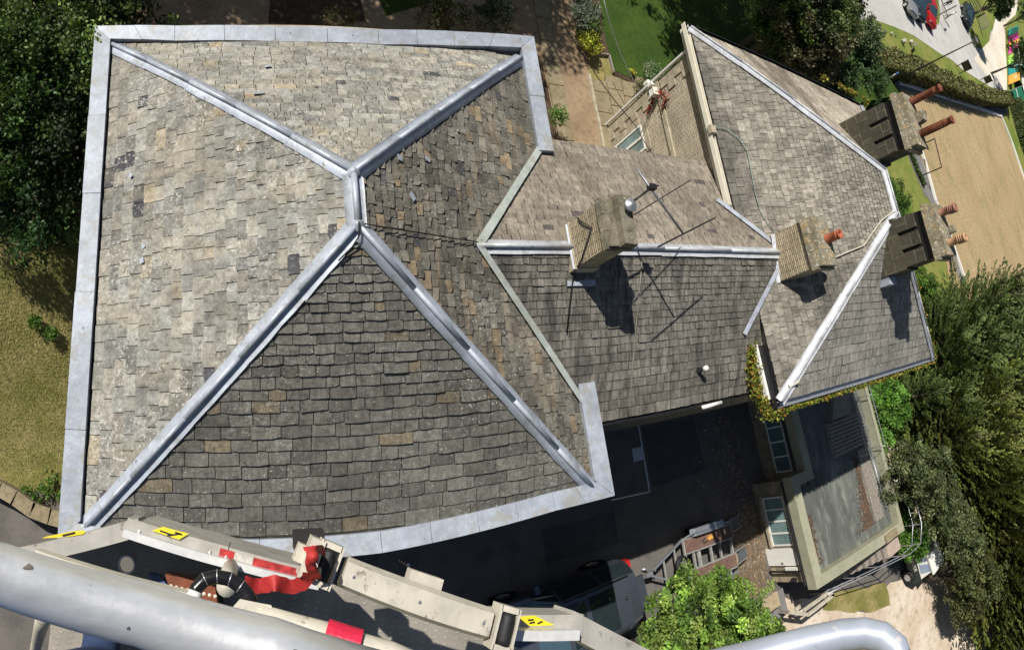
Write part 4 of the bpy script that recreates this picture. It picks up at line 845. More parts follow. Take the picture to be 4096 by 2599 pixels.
def conifer(i,px,py,kind,H,lab):
    p,g=place(px,py,H,.5); R0=(3.0,3.3,1.6)[kind]; H0=(6.5,6.3,5.5)[kind]; k=H/H0
    if kind not in protos:
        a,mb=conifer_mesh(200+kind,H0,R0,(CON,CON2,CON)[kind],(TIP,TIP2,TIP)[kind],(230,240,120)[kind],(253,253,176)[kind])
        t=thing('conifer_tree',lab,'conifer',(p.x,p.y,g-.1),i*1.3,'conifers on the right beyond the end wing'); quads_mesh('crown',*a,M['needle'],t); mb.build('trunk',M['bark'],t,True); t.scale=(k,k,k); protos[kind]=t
    else: dup(protos[kind],(p.x,p.y,g-.1),i*1.3,lab,None,(k*random.uniform(.85,1.15),k*random.uniform(.85,1.15),k))
random.seed(5)
CL=[(3700,1270,2,3.8),(3790,1300,0,4.8),(3880,1280,0,5.6),(3935,1200,2,6.4),(4000,1300,0,5.6),(4085,1320,0,6.0),(3740,1380,0,4.6),(3850,1390,0,5.4),(3950,1400,0,5.8),(4060,1430,0,6.2),(3735,1480,0,4.4),(3825,1490,0,5.4),(3930,1510,0,6.),(4035,1540,1,6.4),(4110,1520,1,6.4),
 (3650,1590,2,3.8),(3730,1620,0,4.6),(3835,1630,1,5.6),(3950,1660,1,6.0),(4060,1690,1,6.4),(3750,1770,1,4.6),(3860,1800,1,5.6),(3980,1830,1,6.2),(4090,1850,1,6.4),(3900,1960,1,5.6),(4010,1990,1,6.2),(4110,2020,1,6.4),(3970,2130,1,5.8),(4080,2180,1,6.2),(4010,2290,1,5.6),(4100,2350,1,6.0),(4060,2480,1,5.2),(4130,2560,1,5.2)]
LB=['short slim dark conifer nearest the second tall chimney','dark conifer just right of the short slim one near the chimney','dark conifer whose top overlaps the near edge of the bowling green','slender spire conifer standing tallest against the bowling green','dark conifer right of the slender spire','dark conifer at the right edge beside the bowling green','dark conifer touching the hip end of the wing roof','dark conifer in the second rank behind the hip end','second rank dark conifer between the hip end and the right edge','second rank dark conifer at the right edge',
 'low dark conifer beside the middle of the wing hip','third rank dark conifer just off the wing','third rank dark conifer, centre of the belt','third rank golden conifer near the right edge','golden conifer cut by the right edge in the third rank','short slim conifer at the lower corner of the wing roof','dark conifer by the dead branches near the wing corner','golden conifer right of the dead branches','golden conifer in the middle of the belt, level with the wing corner','golden conifer near the right edge, level with the wing corner','low golden conifer above the bare soil patch','golden conifer right of the bare soil patch','golden conifer in the belt centre above the olive trees','golden conifer at the right edge above the olive trees','golden conifer behind the olive trees, left of two','golden conifer behind the olive trees, right of two','golden conifer cut by the right edge behind the olive trees','golden conifer up slope of the truck, to its right','golden conifer at the right edge level with the truck','golden conifer at the top of the gravel yard shadow','golden conifer at the right edge above the gravel yard','small golden conifer near the lower right corner','lowest golden conifer in the lower right corner']
for i,(px,py,k,H_) in enumerate(CL): conifer(i,px,py,k,H_,LB[i])
# broadleaf bushes in front of the conifers
for i,(px,py,hc,R,Ht,cols,lab) in enumerate(((3545,1610,1.6,1.5,3.2,((.10,.22,.03),(.14,.27,.05)),'bright green bush under the lower eave corner of the wing'),(3500,1745,.8,1.0,1.8,((.10,.22,.03),(.14,.27,.05)),'low bright green growth at the annexe parapet'),
  (3640,1900,2.6,1.7,5.2,OL,'olive grey small tree behind the annexe'),(3720,2010,3,1.6,5.5,OL,'olive small tree between annexe and conifers'),(3810,2120,3,1.7,5,OL,'loose olive tree above the parked truck'),(3880,2290,3,1.7,5.,((.08,.10,.035),(.11,.12,.045)),'large olive tree to the right of the parked truck'),(3850,2420,2.2,1.1,3.4,((.07,.08,.03),(.10,.10,.04)),'bushy tree below the parked truck'),
  (3640,2140,1.4,1.2,2.8,((.10,.22,.03),(.13,.26,.04)),'bright green bush by the annexe corner and stair'),(3600,2000,1.0,.8,2.0,((.09,.19,.04),(.30,.12,.12)),'pink flowered bush beside the annexe parapet'),(3590,900,1.6,1.8,3.4,((.06,.13,.02),(.08,.16,.03)),'green bush between the two tall chimneys'),(3560,800,1.6,1.5,3.2,((.06,.13,.02),(.05,.10,.02)),'rounded green bush below the first tall chimney'),(3660,1150,1.8,1.5,3.4,((.07,.15,.02),(.10,.18,.03)),'green bush below the second tall chimney'),(3700,1230,1.5,1.2,3.,((.06,.11,.02),(.09,.16,.03)),'small green bush at the hip end of the wing'))):
    p,_g=place(px,py,Ht); broad_tree('garden_shrub' if Ht<4 else 'olive_tree',lab,'shrub' if Ht<4 else 'tree',(p.x,p.y,hgt(p.x,p.y)),Ht,(R,R),cols,170,62,.115,.33,seed=130+i,cb=.05,shell=.4,cvar=.3,tr=Ht>=4)
# tree out of frame below right whose leaf shadow falls on the gravel, and one beyond the right edge
p=P(3560,2310,5.5); broad_tree('thin_tree','sparse tall tree standing in the gravel yard behind the truck','tree',(26.6,-6.6,0),7,(1.9,1.9),OL,0+60,30,.16,.45,seed=160,cb=.4,shell=.2) if False else None
for i,(px,py,hc,R,Ht) in enumerate(((3985,10,5,2.8,8),(4085,240,4,3.0,8),(4110,60,5,2.6,8))):
    p,_g=place(px,py,Ht,.6); broad_tree('roadside_tree',('dark roadside tree over the far fence at the top edge','dark green tree overhanging the colourful banners','dark tree hanging into the top right corner')[i],'tree',(p.x,p.y,0),Ht,(R,R),((.035,.06,.02),(.05,.08,.025)),150,60,.24,.6,seed=170+i,cb=.2,shell=.4)
# rough grass tufts on the lower left lawn
rng=np.random.default_rng(77); n_=60000; gx=rng.uniform(-9.5,-3.3,n_); gy=rng.uniform(-1.2,9,n_); gc=np.stack([gx,gy,np.array([hgt(a_,b_) for a_,b_ in zip(gx,gy)])+.03],1)
k_=np.sin(gx*1.7+np.cos(gy*1.3)*1.5)*.5+np.sin(gy*2.3+gx)*.5; cl=np.where((rng.random(n_)<.35+.25*k_)[:,None],np.array([.36,.31,.14]),np.array([.20,.21,.06]))*np.exp(rng.normal(0,.35,n_))[:,None]; s_=rng.uniform(.03,.10,n_)
t=quads_mesh('rough_grass',gc,rdir(n_)+np.array([0,0,1.2]),rdir(n_),s_*.18,s_,cl,M['leaf'],None); tag(t,'dry tufted grass blades over the lawn left of the house','grass',kind='stuff')
# orange boards and dead branches among the trees
p=P(3735,2045,.3); t=thing('board_path','row of orange timber boards lying between the olive trees','boards',(p.x,p.y,0),.9); mb=MB()
for k in range(6): mb.box(-1.2+k*.42,-.82+k*.42,-.5-.05*k,.5,.05,.11)
mb.build('boards',M['timber_warm'],t)
# ---- hedges
def hedge(name,label,pts,w,h,cols,n,size,seed,px=True):
    global rng
    rng=np.random.default_rng(seed); q=[P(x,y,0) if px else Vector((x,y,0)) for x,y in pts]; t=thing(name,label,'hedge',tuple(q[0])); mb=MB(); C=[];Nn=[]
    segs=[(a,b) for a,b in zip(q[:-1],q[1:])]; Ls=[(b-a).length for a,b in segs]; tot=sum(Ls)
    for (a,b),L in zip(segs,Ls):
        d=(b-a)/L; s=Vector((-d.y,d.x,0)); m=int(n*L/tot); f=rng.random(m); side=rng.random(m); wv=w*(1+.06*np.sin(f*L*1.7)); hv=h*(1+.05*np.sin(f*L*1.3+1))
        off=np.where(side<.45,rng.uniform(-.5,.5,m),np.where(side<.72,-.5,.5))*wv+rng.normal(0,.06,m); z=np.where(side<.45,hv,rng.random(m)*hv)+rng.normal(0,.07,m)
        A=np.array(a-q[0]); C.append(A+np.array(d)*(f*L)[:,None]+np.array(s)*off[:,None]+np.array([0,0,1])*z[:,None]); nn=rdir(m)*.8; nn[:,2]+=np.where(side<.45,1,0); nn+=np.array(s)*(np.sign(off)*np.where(side<.45,0,1))[:,None]; Nn.append(nn)
        mb.beam(a-q[0]+V(0,0,h*.45),b-q[0]+V(0,0,h*.45),w*.86,h*.88)
    C=np.concatenate(C);Nn=np.concatenate(Nn);m=len(C); ci=rng.integers(0,len(cols),m); z=C[:,2]/h; cl=np.array(cols)[ci]*np.exp(rng.normal(0,.25,m))[:,None]; s=size*rng.uniform(.6,1.4,m)
    quads_mesh('foliage',C,Nn,rdir(m),s*.7,s,cl,M['leaf_dark'],t); mb.build('hedge_core',plain('hedge_core',(.02,.03,.012),.95,bump=0),t); return t
HC=((.12,.13,.03),(.17,.14,.05),(.09,.11,.03))
hedge('clipped_hedge','long clipped hedge with a browned top between the road and the bowling green',[(38.0,21.9),(42.0,22.9),(50,24.5),(58.1,25.7),(69.5,28.0),(84,32.0)],1.7,1.8,HC,24000,.20,1,False)
hedge('clipped_hedge','clipped hedge along the far right end of the bowling green',[(4040,415),(4080,560),(4125,690),(4190,800)],2.0,1.9,((.07,.10,.03),(.10,.12,.035)),16000,.22,2)
hedge('low_hedge','tiny low hedge strip beside the path of the bowling green',[(3630,605),(3665,690),(3690,745)],.35,.3,((.05,.09,.02),(.08,.12,.03)),1200,.12,3)

# ================================================================ FAR THINGS
# lamp post
b=P(3557,338,0); t=thing('lamp_post','tall slim dark lamp post with a square lantern standing by the hedge','lamp post',b)
mb=MB(); mb.tube([(0,0,0),(0,0,4),(0,0,7.7)],[.07,.06,.045],10); mb.lathe([(.09,3.1),(.09,3.25)],n=10); mb.build('pole',M['dark_metal'],t,True)
mb=MB(); mb.box(-.16,.16,-.16,.16,7.7,7.76); mb.hexa([(-.14,-.14,7.76),(.14,-.14,7.76),(.14,.14,7.76),(-.14,.14,7.76),(-.22,-.22,8.02),(.22,-.22,8.02),(.22,.22,8.02),(-.22,.22,8.02)]); mb.box(-.25,.25,-.25,.25,8.02,8.08); mb.build('lantern',plain('lantern_grey',(.16,.16,.16),.5,bump=0),t)
# small white and blue sign stick near the lamp post
b=P(3520,330,0); t=thing('marker_posts','pair of thin cream posts with a blue tip on the grass by the lamp post','post',b); mb=MB(); mb.beam((0,0,0),(.0,0,1.5),.09,.09); mb.build('post',M['cream'],t); mb=MB(); mb.beam((.28,.12,0),(.28,.12,1.25),.08,.08); mb.build('post',M['cream'],t); mb=MB(); mb.beam((.0,0,1.5),(.0,0,1.75),.10,.10); mb.build('post_tip',plain('blue',(.1,.25,.6),.5),t)
b=P(3538,368,0); t=thing('drain_cover','small dark square hatch lying in the grass by the lamp post','hatch',b,.4); mb=MB(); mb.box(-.55,.55,-.4,.4,0,.06); mb.build('cover',plain('dark_green_metal',(.03,.06,.04),.6),t); mb=MB(); mb.box(-.62,.62,-.47,.47,0,.035); mb.build('frame',M['path_grey'],t)
# signboards
def board(px,py,w_,h_,z0,rz,label,name='notice_board'):
    b=P(px,py,0); t=thing(name,label,'sign',b,rz); mb=MB(); mb.beam((-w_*.4,0,0),(-w_*.4,0,z0+h_),.08,.08); mb.build('post',M['dark_metal'],t); mb=MB(); mb.beam((w_*.4,0,0),(w_*.4,0,z0+h_),.08,.08); mb.build('post',M['dark_metal'],t); mb=MB(); mb.box(-w_/2,w_/2,-.05,.05,z0,z0+h_); o=mb.build('board',plain('board_brown',(.09,.075,.05),.7),t); mb=MB(); mb.box(-w_/2-.06,w_/2+.06,-.07,.07,z0+h_,z0+h_+.08); mb.build('rail',M['dark_metal'],o); return t
board(3830,280,1.1,.9,.7,-.9,'brown notice board on two posts facing the road beyond the hedge')
board(3925,329,.9,.9,.5,-.9,'small brown sign at the edge of the gravel near the banners')
# fingerpost in the traffic island, fence shadows
b=P(3747,64,0); t=thing('finger_post','wooden signpost at the edge of the road island near the walker','sign',b,.5); mb=MB(); mb.beam((0,0,0),(0,0,2.6),.14,.14); mb.build('post',M['timber'],t); mb=MB(); mb.box(0,1.2,-.04,.04,2.1,2.4); mb.build('sign_arm',M['timber'],t)
b=P(3776,78,0); t=thing('low_barrier','low wooden rail barrier beside the walker on the road','barrier',b,-1.2); mb=MB(); mb.beam((-3.2,0,.6),(0,0,.6),.12,.12); mb.build('rail',M['timber'],t)
for x in (-3.1,-.1): mb=MB(); mb.beam((x,0,0),(x,0,.9),.12,.12); mb.build('post',M['timber'],t)
# stones on the verge
for i,(px,py,s) in enumerate(((3513,122,.55),(3541,128,.5),(3569,132,.4),(3587,140,.25),(3615,165,.7),(3645,168,.65))):
    s*=.55; b=P(px,py,.2); r=random.Random(i); mb=MB(); me_v=[]; n=8
    prof=[(s*.55,0),(s*.62,s*.5),(s*.5,s*.95),(s*.22,s*1.15),(0,s*1.18)]; mb.lathe(prof,n=n); mb.v=[(v[0]*r.uniform(.75,1.2),v[1]*r.uniform(.75,1.2),v[2]*r.uniform(.9,1.1)) for v in mb.v]
    o=mb.build('boulder',M['cap_stone'] if i in (1,3) else plain('pale_stone',(.5,.47,.4),.9,bump=.4),None); o.location=(b.x,b.y,0.03); tag(o,('pale boulder at the left end of the row on the road verge','darker boulder second in the row on the verge','small pale boulder third in the row on the verge','tiny dark stone beside the small pale boulder','wide pale boulder with flat top near the end of the row','rounded pale boulder last in the row by the short post')[i],'boulder','boulders on the road verge')
b=P(3644,188,0); t=thing('short_post','short brown plank sign leaning by the last boulder on the verge','post',b,.6); mb=MB(); mb.box(-.75,.75,-.06,.06,.35,.6); mb.build('plank',M['timber'],t); mb=MB(); mb.beam((0,0,0),(0,0,.6),.1,.1); mb.build('post',M['timber'],t)
# benches beside the green
def bench(px,py,rz,label,m=M['timber'],g='benches around the bowling green'):
    b=P(px,py,0); t=thing('park_bench',label,'bench',b,rz,g); mb=MB(); 
    for k in range(4): mb.box(-.8,.8,-.25+k*.12,-.16+k*.12,.43,.47)
    mb.build('seat',m,t); mb=MB()
    for k in range(3): mb.box(-.8,.8,.26,.30,.55+k*.13,.64+k*.13)
    mb.build('backrest',m,t)
    for x in (-.72,.72):
        for y in (-.22,.26): mb=MB(); mb.beam((x,y,0),(x,y,.43 if y<0 else .92),.06,.06); mb.build('leg',m,t)
        mb=MB(); mb.box(x-.04,x+.04,-.24,.28,.62,.66); mb.build('armrest',m,t)
    return t
bench(3775,383,-.3,'grey bench in the hedge shade nearer the tall pots',plain('bench_grey',(.42,.42,.38),.8)); bench(3898,421,-.3,'grey bench further along the shaded path',plain('bench_grey2',(.40,.40,.36),.8)); bench(3795,1052,1.25,'dark slatted bench beside the second tall chimney')
t=thing('clothes_rail','black pipe frame standing at the edge of the bowling green','frame',P(3686,703,0)); a=P(3660,590,0)-P(3686,703,0); mb=MB(); mb.tube([(0,0,0),(0,0,1.9)],.05,8); mb.build('post',M['dark_metal'],t); mb=MB(); mb.tube([(0,0,1.9),(a.x,a.y,1.9)],.045,8); mb.build('rail',M['dark_metal'],t); mb=MB(); mb.tube([(a.x,a.y,0),(a.x,a.y,1.9)],.05,8); mb.build('post',M['dark_metal'],t)
# banners on mesh fence at the right edge
bcol=[(.02,.32,.28),(.55,.03,.30),(.85,.34,.04),(.75,.06,.38),(.16,.55,.06),(.0,.28,.28),(.86,.36,.06)]
ys_=[118,146,172,190,221,262,303,340]; names=['teal','dark magenta','orange','magenta','leafy green','deep teal','plain orange']; where=['nearest the top of the row','second from the top','below the dark magenta one','between two orange and green panels','with a leaf picture, mid row','above the lowest one','lowest of the row']
for i in range(7):
    a=P(4034,ys_[i]+0.,.15); b=P(4034,ys_[i+1]-1,.15); d=(b-a); t=thing('fence_banner',names[i]+' banner on the mesh fence, '+where[i],'banner',a,0,None); H0=2.0
    n_=Vector((-d.y,d.x,0)).normalized()*.02; mb=MB()
    mb.hexa([-n_,d-n_,d+n_,n_,V(0,0,H0)-n_,d+V(0,0,H0)-n_,d+V(0,0,H0)+n_,V(0,0,H0)+n_]); mb.build('panel',ground_mat('banner_%d'%i,((.45,.75,.12),(.10,.35,.04),(.6,.8,.3)),(1.,3,8),bump=0) if i==4 else plain('banner_%d'%i,bcol[i],.6,var=.06,bump=0),t)
    if i in (2,5,6): 
        sgn=1 if n_.dot(a)<0 else -1; mb=MB()
        for k in range(3): mb=MB(); q=d*(.30+.15*k); mb.beam(q+n_*sgn*1.3+V(0,0,1.05),q+n_*sgn*1.3+V(0,0,1.75-.15*k),.10*d.length*.5,.02,tuple(n_)); mb.build('print',M['white'],t)
# scaffold fence with green sheeting, marquee
t=thing('scaffold_fence','scaffold tube frame with green sheeting behind the far hedge','fence',P(4040,400,0)); o0=P(4040,400,0)
pts=[P(4036,365,0)-o0,P(4062,470,0)-o0,P(4100,600,0)-o0]
for i,q in enumerate(pts): mb=MB(); mb.tube([q,q+V(0,0,3.4)],.07,6); mb.build('upright',M['galv'],t)
for z in (1.2,2.4,3.3): mb=MB(); mb.tube([pts[0]+V(0,0,z),pts[1]+V(0,0,z),pts[2]+V(0,0,z)],.06,6); mb.build('ledger',M['galv'],t)
mb=MB(); 
for a,b in zip(pts[:-1],pts[1:]): mb.beam(a+V(0,0,1.1),b+V(0,0,1.1),.05,2.1)
mb.build('sheeting',plain('green_sheet',(.01,.17,.10),.5),t)
b=P(4085,455,0); t=thing('green_marquee','dark green marquee roof with white trim at the right edge','marquee',(b.x+6,b.y+4,0),-.5)
mb=MB(); mb.add([(-6,-6,2.4),(6,-6,2.4),(6,6,2.4),(-6,6,2.4),(0,0,4.6)],[[0,1,4],[1,2,4],[2,3,4],[3,0,4]]); mb.build('canopy',plain('green_canvas',(.01,.22,.13),.5),t); mb=MB()
for (x0,y0,x1,y1) in ((-6,-6,6,-6),(6,-6,6,6),(6,6,-6,6),(-6,6,-6,-6)): mb.beam((x0,y0,2.1),(x1,y1,2.1),.06,.6)
mb.build('valance',M['white'],t)
for x in (-5.9,5.9):
    for y in (-5.9,5.9): mb=MB(); mb.tube([(x,y,0),(x,y,2.4)],.05,6); mb.build('leg',M['alu'],t)
t=thing('box_trailer','white box trailer parked beside the banners at the right edge','trailer',P(4085,372,0)+V(3,2,0),-.6)
mb=MB(); mb.box(-3,3,-1.1,1.1,.6,2.6); mb.build('body',M['white'],t)
for x in (-1,1): mb=MB(); mb.lathe([(.35,-1.15),(.35,-.95),(0,-.95)],(x,0,.35),(0,1,0),14); mb.build('wheel',M['black'],t)
# post and rail fences near the shrubbery
def railfence(name,label,pts,h,rails,m,gp=2.0,g=0.,w_=.09,px=True):
    q=[P(x,y,g) for x,y in pts] if px else [Vector(p) for p in pts]; o=q[0].copy(); t=thing(name,label,'fence',tuple(o))
    for a,b in zip(q[:-1],q[1:]):
        L=(b-a).length; n=max(1,int(L/gp))
        for k in range(n+1): p=a.lerp(b,k/n)-o; mb=MB(); mb.beam(p,p+V(0,0,h),w_,w_); mb.build('post',m,t)
        for z in rails: mb=MB(); mb.beam(a-o+V(0,0,z),b-o+V(0,0,z),.05,.11); mb.build('rail',m,t)
    return t
railfence('board_fence','pale grey board fence half hidden by the shrubbery',[(3298,150),(3330,235),(3362,325)],1.2,(.35,.75,1.1),plain('grey_board',(.55,.56,.52),.8),2.2,.3)
railfence('field_gate','brown slatted timber gate at the end of the board fence',[(3320,152),(3372,122)],1.3,(.2,.45,.7,.95,1.2),M['timber'],3)
railfence('roadside_fence','thin grey railings behind the dark car at the top edge',[(3860,-10),(3905,70),(3920,120)],1.4,(.3,.6,.9,1.2,1.4),M['timber'],2.5,0,.12)

# ================================================================ CARS
def car(name,label,loc,rz,paint,L=4.6,W=1.85,Hh=1.6,suv=True,detail=True,cat='car',group=None):
    t=thing(name,label,cat,loc,rz,group); hw=W/2; wl=Hh*.58; 
    # stations from nose (+x) to tail (-x): x, half width, bottom, waist z, top z, half width at top
    fr=L/2
    ST=[(fr,hw*.70,.42,.62,.64,hw*.62),(fr-.10,hw*.88,.30,.78,.82,hw*.74),(fr-.35,hw*.97,.26,wl*.93,wl*.97,hw*.80),(fr-.95,hw,.26,wl*.99,wl*1.05,hw*.84),
        (fr-1.35,hw,.26,wl*1.03,wl*1.10,hw*.86),(fr-2.0,hw,.26,wl*1.05,Hh*.97,hw*.70),(fr-2.5,hw,.26,wl*1.06,Hh,hw*.74),(fr-3.3,hw,.26,wl*1.08,Hh,hw*.74),
        (-fr+.62 if suv else -fr+1.2,hw*.99,.28,wl*1.10,Hh*.98,hw*.71),(-fr+.22 if suv else -fr+.45,hw*.97,.30,wl*1.10,Hh*.93 if suv else wl*1.14,hw*.66),(-fr+.04,hw*.92,.36,wl*1.02,wl*1.08,hw*.70),(-fr,hw*.84,.45,.70,.74,hw*.66)]
    def ring(s):
        x,w_,b,z,tp,wt=s; 
        return [(w_*.80,b),(w_*.985,b+.12),(w_,(b+z)/2),(w_*.975,z),((w_*.975+wt)/2+.015,(z+tp)/2+.0),(wt,tp-.05*(1 if tp>z+.2 else .2)),(wt*.86,tp-.005),(wt*.45,tp+.022),(0,tp+.028)]
    R=[]
    for s in ST:
        h=ring(s); R.append([V(s[0],y,z) for y,z in h]+[V(s[0],-y,z) for y,z in h[::-1][1:]])
    n=len(R[0]); body=MB(); glass=MB(); glass2=MB(); ws=MB(); rear=MB(); roof=MB()
    for i in range(len(R)-1):
        for k in range(n-1):
            q=[R[i][k],R[i+1][k],R[i+1][k+1],R[i][k+1]]; kk=k if k<n/2-.5 else n-2-k
            if 4<=i<=8 and kk in (3,4): (glass if k<n/2-.5 else glass2).poly(q)
            elif i==4 and kk>=5: ws.poly(q)
            elif i==(8 if not suv else 9) and kk>=5: rear.poly(q)
            elif 5<=i<=(8 if suv else 7) and kk>=5: roof.poly(q)
            else: body.poly(q)
        body.poly([R[i][0],R[i][n-1],R[i+1][n-1],R[i+1][0]])
    body.poly(R[0]); body.poly(R[-1][::-1])
    bo=body.build('body',paint,t,True); glass.build('side_window',M['glass'],t); glass2.build('side_window',M['glass'],t); ws.build('windscreen',plain('windscreen_blue',(.05,.09,.12),.08,0,.1,bump=0,spec=.8),t); rear.build('rear_window',M['glass'],t)
    ro=roof.build('roof',paint,t,True)
    # pillars
    for sgn in (1,-1):
        for i in (5,7):
            pm=MB(); k=3; a=R[i][3] if sgn>0 else R[i][n-4]; b=R[i][5] if sgn>0 else R[i][n-6]; m_=R[i][4] if sgn>0 else R[i][n-5]; o=V(0,.012*sgn,0); pm.beam(a+o,m_+o,.09,.02,(0,sgn,0)); pm.beam(m_+o,b+o,.09,.02,(0,sgn,0)); pm.build('pillar',paint,t)
    for wx_ in (fr-.85,-fr+.85):
        for sgn in (1,-1):
            mb=MB(); rr=.36 if suv else .31; c=(wx_,sgn*(hw-.20),rr); a=(0,sgn,0); mb.lathe([(rr*.62,.22),(rr*.9,.23),(rr,.19),(rr,.02),(rr*.6,0)],c,a,22); w_=mb.build('wheel',M['black'],t,True)
            mb=MB(); mb.lathe([(rr*.62,.21),(rr*.58,.17),(rr*.2,.19),(0,.2)],c,a,22); mb.build('rim',M['alu'],w_,True)
            mb=MB(); mb.lathe([(rr*1.2,.0),(rr*1.2,.206),(rr*1.08,.21)],c,a,22); mb.build('wheel_arch',M['black'],t)
    for sgn in (1,-1):
        mb=MB(); mb.box(fr-.30,fr-.04,min(sgn*hw*.60,sgn*hw*.86),max(sgn*hw*.60,sgn*hw*.86),.66,.80); mb.build('headlight',plain('lamp_glass',(.6,.62,.65),.15,.2,bump=0),t)
        mb=MB(); mb.box(-fr-.005,-fr+.12,min(sgn*hw*.70,sgn*hw*.93),max(sgn*hw*.70,sgn*hw*.93),.85,1.15 if suv else .95); mb.build('tail_light',plain('tail_red',(.5,.02,.02),.2,bump=0),t)
        mb=MB(); mb.hexa([(fr-1.62,sgn*hw*.98,wl*1.02),(fr-1.48,sgn*hw*.98,wl*1.02),(fr-1.50,sgn*(hw+.2),wl*1.04),(fr-1.62,sgn*(hw+.2),wl*1.04),(fr-1.62,sgn*hw*.98,wl*1.2),(fr-1.48,sgn*hw*.98,wl*1.2),(fr-1.50,sgn*(hw+.2),wl*1.18),(fr-1.62,sgn*(hw+.2),wl*1.18)]); mb.build('door_mirror',paint,t)
    if detail:
        for (x0,x1) in ((fr-2.62,fr-2.12),(fr-3.62,fr-2.78)):
            mb=MB(); mb.box(x0,x1,-hw*.56,hw*.56,Hh+.012,Hh+.034); mb.build('glass_roof_panel',M['glass'],t)
        for sgn in (1,-1):
            mb=MB(); mb.tube([(fr-2.0,sgn*hw*.70,Hh+.0),(fr-2.3,sgn*hw*.72,Hh+.05),(-fr+.8,sgn*hw*.72,Hh+.05),(-fr+.55,sgn*hw*.70,Hh+.0)],.018,6); mb.build('roof_rail',M['dark_metal'],t)
        mb=MB(); mb.lathe([(.05,0),(.045,.03),(.015,.07),(0,.075)],(-fr+.75,-.1,Hh+.0),n=12); mb.build('aerial',M['dark_metal'],t,True)
        mb=MB(); mb.beam((fr-1.42,-.5,wl*1.16),(fr-1.62,.25,wl*1.28),.03,.03); mb.build('wiper',M['black'],t)
        mb=MB(); mb.box(-fr-.03,-fr+.25,-hw*.5,hw*.5,Hh*.90,Hh*.95); mb.build('rear_spoiler',paint,t)
        mb=MB(); mb.box(-fr-.06,-fr+.1,-hw*.8,hw*.8,.42,.62); mb.build('bumper',M['dark_metal'],t)
        mb=MB(); mb.box(-fr-.012,-fr+.02,-.26,.26,.66,.78); mb.build('number_plate',M['yellow'],t)
    return t
def paint(name,c,rough=.25): return plain(name,c,rough,.3,.05,bump=0,spec=.6)
a=P(2525,2362,.9); d=(P(2048,2375,1.)-P(2421,2237,1.)).normalized(); Lc=4.75; c=a+d*Lc/2
car('parked_car','dark blue grey car with glass roof panels, half in shade, hitched to the trailer',(c.x,c.y+.05,0.02),math.atan2(d.y,d.x),plain('dark_blue_paint',(.11,.13,.17),.2,.55,.05,bump=0,spec=.6),L=Lc,W=1.9,Hh=1.75)
for (px,py,pf,cl,lab) in ((3715,42,(-.25,-1),(.55,.02,.02),'red car at the front of the row parked beside the road island'),(3672,14,(-.25,-1),(.03,.045,.05),'dark car parked next to the red one'),(3640,-6,(-.25,-1),(.30,.31,.32),'silver car cut by the top edge beside the dark one')):
    p=P(px,py,.6); car('parked_car',lab,(p.x,p.y,.03),math.atan2(pf[1],pf[0]),paint('car_paint',cl),4.2,1.75,1.45,False,False,'car','cars parked beside the road island')
p=P(3868,62,.6); car('parked_car','dark green car facing the road by the thin railings',(p.x,p.y,.05),math.atan2(-.9,-.6),paint('dark_green_paint',(.02,.03,.035)),4.3,1.8,1.5,False,False)
# ---------------------------------------------------------------- trailer
t=thing('car_trailer','galvanised twin axle car trailer with brown deck boards and loading ramps down','trailer',(14.5,-4.86,0),math.radians(-3.0))
deck=ground_mat('deck_ply',((.15,.09,.07),(.19,.12,.095),(.10,.065,.055)),(3,7,40),bump=.2)
tg=plain('trailer_steel',(.38,.375,.35),.6,.3,sc=8)
for (y0,y1) in ((-.72,-.30),(.26,.70)):
    mb=MB(); mb.box(-1.1,1.1,y0,y1,.56,.60); mb.build('deck_board',deck,t)
mb=MB()
for y in (-.75,-.29,.25,.72): mb.box(-1.12,1.12,y-.02,y+.02,.50,.615)
mb.build('side_rail',tg,t)
for i,x in enumerate((-1.12,-.75,-.52,.05,.5,1.06)): mb=MB(); mb.box(x-.035 if i!=2 else x-.06,x+.035 if i!=2 else x+.06,-.29 if 0<i<5 else -.78,.25 if 0<i<5 else .74,.47,.56); mb.build('cross_member',tg,t)
for s in (1,-1):
    y=s*.86
    mb=MB(); mb.hexa([(-.85,y-.12,.62),(.75,y-.12,.62),(.75,y+.12,.62),(-.85,y+.12,.62),(-.72,y-.12,.80),(.62,y-.12,.80),(.62,y+.12,.80),(-.72,y+.12,.80)]); mb.build('mudguard',M['galv'],t)
    mb=MB(); mb.tube([(-1.1,s*.76,.6),(-.9,s*.86,.82),(.9,s*.86,.82),(1.12,s*.84,.6)],.025,6); mb.build('guard_rail',M['galv'],t)
    for x in (-.42,.34):
        mb=MB(); c=(x,s*.76,.30); mb.lathe([(.14,.17),(.27,.18),(.30,.14),(.30,.02),(.1,0)],c,(0,s,0),18); w_=mb.build('wheel',M['black'],t,True); mb=MB(); mb.lathe([(.15,.17),(.05,.13),(0,.15)],c,(0,s,0),14); mb.build('rim',M['alu'],w_,True)
    mb=MB(); mb.beam((-1.1,s*.74,.5),(-2.62,s*.05,.5),.06,.09); mb.build('drawbar',M['galv'],t)
    mb=MB(); yy=.62 if s>0 else -.5; mb.box(1.45,2.0,yy-.22,yy+.22,.20,.235); rp=mb.build('ramp',plain('ramp_plate',(.14,.15,.16),.5,.4,sc=20),t)
    mb=MB()
    for k in range(5): mb.box(1.12+k*.07,1.155+k*.07,yy-.2,yy+.18,.50-k*.05,.54-k*.05)
    mb.build('ramp_rungs',plain('worn_board',(.30,.24,.16),.8),rp)
    mb=MB(); mb.beam((1.10,yy-.21,.56),(2.0,yy-.21,.21),.03,.05); mb.beam((1.10,yy+.21,.56),(2.0,yy+.21,.21),.03,.05); mb.build('ramp_side',tg,rp)
